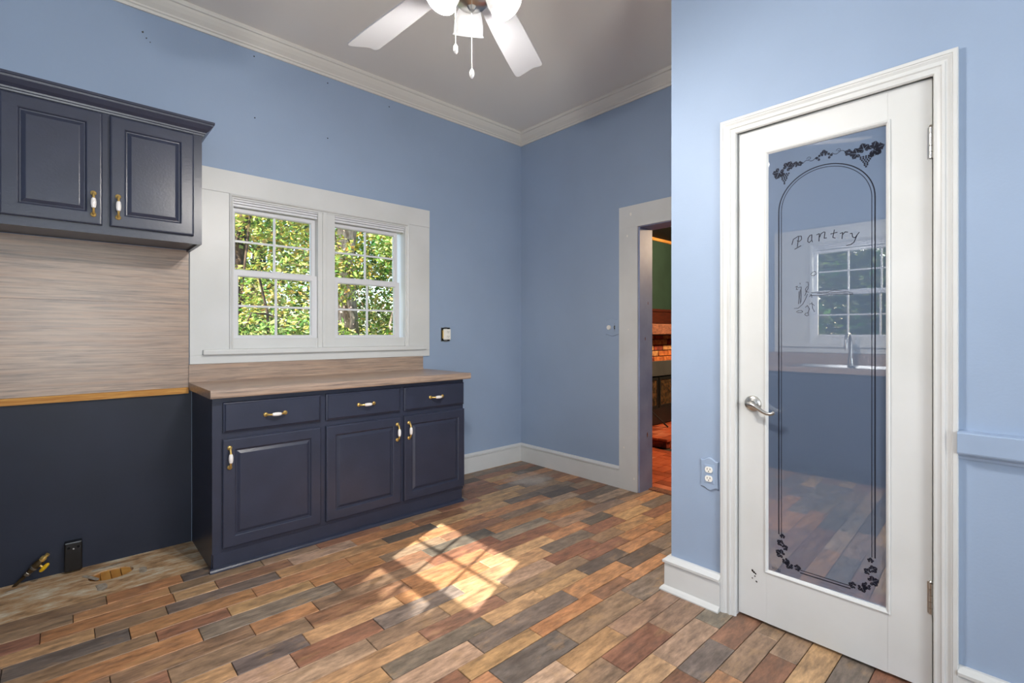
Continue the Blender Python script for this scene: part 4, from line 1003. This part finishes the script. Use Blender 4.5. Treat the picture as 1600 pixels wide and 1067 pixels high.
for ix in range(0, 12):
    for iy in range(0, 9):
        x = XDB + 0.03 + ix*2*u; y = 1.25 + iy*2*u
        for s in (0, 1):
            hor = (ix+iy) % 2 == 0
            cx, cy = (x+u, y+u*(0.5+s)) if hor else (x+u*(0.5+s), y+u)
            if cx > 4.55 and cy > 2.60: continue
            if cx > 5.3 or cy > 3.3: continue
            o = bpy.data.objects.new('floor_tile', den_tile(2*u if hor else u, u if hor else 2*u, random.choice(('tile_a', 'tile_a', 'tile_b', 'tile_c')))); COL.objects.link(o)
            o.location = (cx, cy, 0); o.parent = fd
MB().box(XDB-0.05, XDB+0.03, 1.242, 2.03, -0.004, 0.008).build('threshold', M['mantel'], fd, bevel=0.003)

fp = empty('fireplace', (5.6, 3.1, 0), 'brick fireplace with raised hearth seen through the doorway', 'fireplace')
HX0, HX1, HY0, HZ = 4.57, 7.2, 2.61, 0.10
MB().box(HX0+0.012, HX1, HY0+0.012, YD-0.005, 0.0, HZ-0.03).build('hearth_core', M['mortar'], fp)
random.seed(12)
BR = {}
def brick(w, d, h, k, loc, name='brick'):
    key = (round(w, 3), round(d, 3), round(h, 3), k)
    if key not in BR:
        bm = MB()
        c = 0.004
        bm.loft([[(-w/2+i, -d/2+i, z), (w/2-i, -d/2+i, z), (w/2-i, d/2-i, z), (-w/2+i, d/2-i, z)] for i, z in ((c, -h/2), (0, -h/2+c), (0, h/2-c), (c, h/2))])
        o = bm.build(name, M[k]); BR[key] = o.data; bpy.data.objects.remove(o)
    o = bpy.data.objects.new(name, BR[key]); COL.objects.link(o); o.parent = fp
    o.location = Vector(loc) - loc_of(fp)
KB = ('brick_a', 'brick_a', 'brick_b', 'brick_c')
# hearth: row of tiles on top, bricks on edge along its side and front
y = HY0
while y < YD-0.1:
    brick(0.07, 0.195, 0.065, random.choice(('brick_b', 'brick_b', 'brick_a')), (HX0+0.035, y+0.1, 0.035)); y += 0.2
x = HX0+0.075
while x < 6.6:
    brick(0.195, 0.07, 0.065, random.choice(('brick_b', 'brick_b', 'brick_a')), (x+0.1, HY0+0.035, 0.035)); x += 0.2
for r in range(7):
    x = HX0 - 0.01 - (0.1 if r % 2 else 0)
    while x < 6.4:
        x0_ = max(x, HX0-0.012); w = x+0.196-x0_
        if w > 0.03: brick(w, 0.106, 0.028, random.choice(('tile_a', 'tile_b', 'tile_c')), (x0_+w/2, HY0-0.012+0.055+r*0.11, 0.086), 'hearth_tile')
        x += 0.2
FY = 3.12
FB0, FB1, FBT = 4.85, 6.45, 0.86
MB().box(4.66, 6.64, FY+0.012, YD-0.004, HZ, 1.18).build('brick_core', M['mortar'], fp)
for r in range(16):
    z = HZ + 0.034 + r*0.068
    if z > 1.16: break
    x = 4.66 - (0.1 if r % 2 else 0)
    while x < 6.63:
        x0_ = max(x, 4.66); x1_ = min(x+0.196, 6.64)
        if x1_-x0_ > 0.04 and not (z < FBT and x1_ > FB0+0.03 and x0_ < FB1-0.03):
            brick(x1_-x0_, 0.10, 0.060, random.choice(KB), ((x0_+x1_)/2, FY+0.05+random.uniform(-0.004, 0.004), z))
        x += 0.206
MB().box(FB0, FB1, FY-0.012, FY+0.02, 0.68, FBT).build('grey_hood', M['firebox'], fp, bevel=0.004)
MB().box(FB0, FB1, FY+0.008, FY+0.018, HZ, 0.68).build('firebox_back', M['dark'], fp)
for k in range(4):
    xa = FB0 + 0.02 + k*0.39; xb = xa + 0.37
    b = MB(lambda p: Vector((p.x, FY-0.02+p.y, p.z)))
    b.picture_frame(xa, xb, 0.30, 0.665, [(0, 0), (0.03, 0), (0.034, 0.012), (0.034, 0.02), (0, 0.02)])
    do = b.build('fire_door', M['firemetal'], fp)
    MB().box(xa+0.03, xb-0.03, FY-0.012, FY-0.006, 0.33, 0.635).build('door_pane', M['fireglass'], do)
b = MB().box(FB0+0.05, FB1-0.05, FY-0.022, FY-0.006, HZ+0.01, 0.30); b.build('ash_panel', M['firemetal'], fp, bevel=0.004)
for x in (5.03, 5.62): MB().tube([(x, FY-0.03, 0.30), (x+0.13, FY-0.19, HZ+0.004)], 0.009, 8).build('fire_iron', M['firemetal'], fp, smooth=True)
MB().box(4.56, 6.74, 2.95, YD-0.004, 1.18, 1.30).build('mantel_shelf', M['mantel'], fp, bevel=0.006)
MB().box(4.56, 6.74, FY-0.02, YD-0.004, 1.165, 1.18).build('mantel_mould', M['mahogany'], fp)
MB().box(XDB+0.01, DX1, YD-0.02, YD, 1.30, 1.475).build('wood_panel', M['mahogany'], fp)
MB().box(XDB+0.01, DX1, YD-0.035, YD, 1.475, 1.51).build('panel_cap', M['mahogany'], fp, bevel=0.004)
dl = empty('ceiling_lamp', (5.2, 1.75, DZ), 'warm flush ceiling lamp in the den', 'lamp')
MB().lathe([(0.16, 0), (0.16, -0.015), (0.15, -0.02)], (5.2, 1.75, DZ), (0, 0, 1), 24).build('lamp_base', M['brass'], dl, smooth=True)
MB().lathe([(0.15, -0.018), (0.13, -0.06), (0.08, -0.09), (0.002, -0.10)], (5.2, 1.75, DZ), (0, 0, 1), 24, cap=(False, True)).build('lamp_dome', M['denlamp'], dl, smooth=True)
li = bpy.data.lights.new('den_lamp_light', 'POINT'); li.energy = DEN_POWER; li.shadow_soft_size = 0.08; li.color = (1.0, 0.72, 0.46)
lo = bpy.data.objects.new('den_lamp_light', li); COL.objects.link(lo); lo.location = (5.2, 1.75, DZ-0.2)

# ------------------------------------------------------------------ outdoors: ground and trees
MB().box(-30, 34, -24, 42, -1.0, -0.75).build('ground', M['ground'], kind='structure', label='leafy ground outside the house', cat='ground')
GREENS = [(158, 178, 92), (130, 158, 82), (108, 136, 72), (194, 204, 128), (206, 202, 118), (86, 110, 62), (186, 200, 140)]
YELL = [(210, 196, 104), (196, 194, 100), (204, 178, 90), (180, 188, 104), (146, 162, 88), (160, 176, 96)]
def foliage(name, parent, clumps, n, size, pal, rnd):
    vs, fs, cs = [], [], []
    tot = sum(c[3]*c[4]*c[5] for c in clumps)
    for (cx, cy, cz, rx, ry, rz) in clumps:
        m = int(n*rx*ry*rz/tot)
        for _ in range(m):
            while True:
                p = Vector((rnd.uniform(-1, 1), rnd.uniform(-1, 1), rnd.uniform(-1, 1)))
                if p.length < 1: break
            c = Vector((cx+p.x*rx, cy+p.y*ry, cz+p.z*rz))
            s = size*rnd.uniform(0.6, 1.35)
            d1 = Vector((rnd.gauss(0, 1), rnd.gauss(0, 1), rnd.gauss(-0.3, 0.6))).normalized()
            d2 = d1.cross(Vector((rnd.gauss(0, .5), rnd.gauss(0, .5), 1))).normalized()
            nn = d1.cross(d2)
            k = len(vs)
            vs += [tuple(c), tuple(c + d1*s*0.45 + d2*s*0.34 + nn*s*0.10), tuple(c + d1*s), tuple(c + d1*s*0.45 - d2*s*0.34 + nn*s*0.10)]
            fs += [(k, k+1, k+2), (k, k+2, k+3)]
            col = tuple(min(v*0.92, 0.85) for v in lin([max(0, min(255, v*rnd.uniform(0.85, 1.12))) for v in rnd.choice(pal)])[:3]) + (1,)
            cs += [col]*4
    base = loc_of(parent)
    me = bpy.data.meshes.new(name); me.from_pydata([(v[0]-base.x, v[1]-base.y, v[2]-base.z) for v in vs], [], fs)
    a = me.color_attributes.new('leaf_col', 'FLOAT_COLOR', 'POINT')
    flat_ = [x for c in cs for x in c]; a.data.foreach_set('color', flat_)
    me.materials.append(M['leaf'])
    o = bpy.data.objects.new(name, me); COL.objects.link(o); o.parent = parent
    o['kind'] = 'stuff'
    return o
def tree(name, label, x, y, h, r0, clumps, nleaf, size, pal, seed, bark='bark_dark', branches=6, group=None):
    rnd = random.Random(seed)
    t = empty(name, (x, y, -0.75), label, 'tree', group)
    pts = [(x + rnd.uniform(-.06, .06)*k, y + rnd.uniform(-.06, .06)*k, -0.78 + (h+0.78)*k/6) for k in range(7)]
    b = MB()
    b.tube(pts, [r0*(1.25 if k == 0 else 1 - 0.11*k) for k in range(7)], 12)
    b.build('trunk', M[bark], t, smooth=True)
    for k in range(branches):
        c = clumps[k % len(clumps)]; i = rnd.randint(2, 5); p0 = Vector(pts[i])
        q = Vector((c[0]+rnd.uniform(-.5, .5)*c[3], c[1]+rnd.uniform(-.5, .5)*c[4], c[2]+rnd.uniform(-.5, .7)*c[5]))
        mid = (p0+q)/2 + Vector((rnd.uniform(-.2, .2), rnd.uniform(-.2, .2), rnd.uniform(-.1, .3)))
        q2 = q + (q-mid)*0.5 + Vector((rnd.uniform(-.3, .3), rnd.uniform(-.3, .3), rnd.uniform(-.2, .3)))
        b = MB(); b.tube([p0, (p0+mid)/2, mid, q, q2], [r0*0.34, r0*0.28, r0*0.22, r0*0.13, r0*0.05], 7)
        b.build('branch', M[bark], t, smooth=True)
    if nleaf: foliage('foliage', t, clumps, nleaf, size, pal, rnd)
    return t
G2 = GREENS; 
# seen through the twin window
tree('pine_tree', 'pale barked pine trunk in the right sash of the twin window', 3.85, 8.6, 9.0, 0.23, [(4.4, 8.2, 3.7, .7, .6, .5), (3.5, 8.0, 0.2, .7, .5, .5)], 2400, 0.085, YELL, 21, 'bark', 4)
tree('maple_tree', 'yellowing maple filling the left sash of the twin window', 1.9, 8.0, 6.5, 0.09, [(2.0, 7.8, 3.0, 1.3, .9, .55), (2.9, 7.6, 2.2, .9, .7, .6), (1.6, 7.6, 1.6, .9, .7, .6), (2.6, 7.8, 4.2, 1.5, 1.0, .9)], 17000, 0.075, GREENS + YELL, 22, 'bark_dark', 9)
tree('dogwood_shrub', 'bright green shrub low in the left sash of the twin window', 2.2, 7.1, 1.9, 0.04, [(1.7, 7.0, 0.8, .8, .5, .6), (2.5, 7.1, 0.9, .9, .5, .6), (3.0, 7.2, 0.5, .7, .5, .5)], 13000, 0.075, GREENS, 23, 'bark_dark', 7)
tree('young_oak', 'light green young oak in the right pane of the twin window', 4.9, 8.3, 5.5, 0.06, [(4.9, 8.2, 2.6, .9, .7, .7), (4.7, 8.0, 1.4, .9, .7, .7), (5.5, 8.4, 3.6, .9, .7, .8)], 12000, 0.075, GREENS, 24, 'bark', 7)
tree('birch_sapling', 'thin white sapling low in the right sash of the twin window', 4.28, 7.4, 3.4, 0.035, [(4.3, 7.4, 1.0, .4, .4, .4), (4.2, 7.3, 2.6, .5, .4, .5)], 1400, 0.09, GREENS, 25, 'bark', 3)
far = [(1.0, 12.9), (3.3, 12.3), (5.7, 13.0), (8.2, 12.4), (10.7, 13.2)]
ORD = ('first', 'second', 'third', 'fourth', 'fifth')
for i, (x, y) in enumerate(far):
    tree('forest_tree', ORD[i] + ' from the left of the far forest trees behind the twin window', x, y, 9, 0.14, [(x, y, 1.2, 1.5, 1, 1.7), (x+.5, y, 3.6, 1.7, 1.2, 1.2), (x-.4, y+.3, 6.0, 1.6, 1.2, 1.2)], 9000, 0.16, GREENS + YELL[:2], 40+i, 'bark_dark', 6, group='forest trees behind the twin window')
# seen mirrored through the sink window
far2 = [(-9.0, 1.4), (-8.4, 3.2), (-10.2, 4.6), (-9.6, 6.6), (-10.6, 2.4)]
for i, (x, y) in enumerate(far2):
    tree('woodland_tree', ORD[i] + ' of the shaded woodland trees mirrored in the pantry door glass', x, y, 6.5, 0.12, [(x, y, 1.2, 1.0, 1.2, 1.5), (x+.2, y+.3, 2.8, 1.0, 1.2, 0.9)] + ([(x, y+.3, 4.6, 1.1, 1.2, .9)] if y > 2 else []), 7000, 0.17, GREENS[:6], 60+i, 'bark_dark', 6, group='trees outside the sink window')
# garden tree whose crown shades the lower sash from the sun
tree('garden_tree', 'small garden tree outside the sink window whose crown meets the sunlight', -5.2, -1.0, 3.5, 0.08, [(-5.2, -1.45, 4.08, .5, .40, .40), (-5.3, -1.25, 4.10, .5, .34, .38), (-5.2, -0.75, 3.93, .5, .45, .37), (-5.2, -0.45, 3.90, .5, .4, .38), (-5.2, -1.0, 3.3, .8, .9, .6)], 16000, 0.09, GREENS, 80, 'bark_dark', 4)
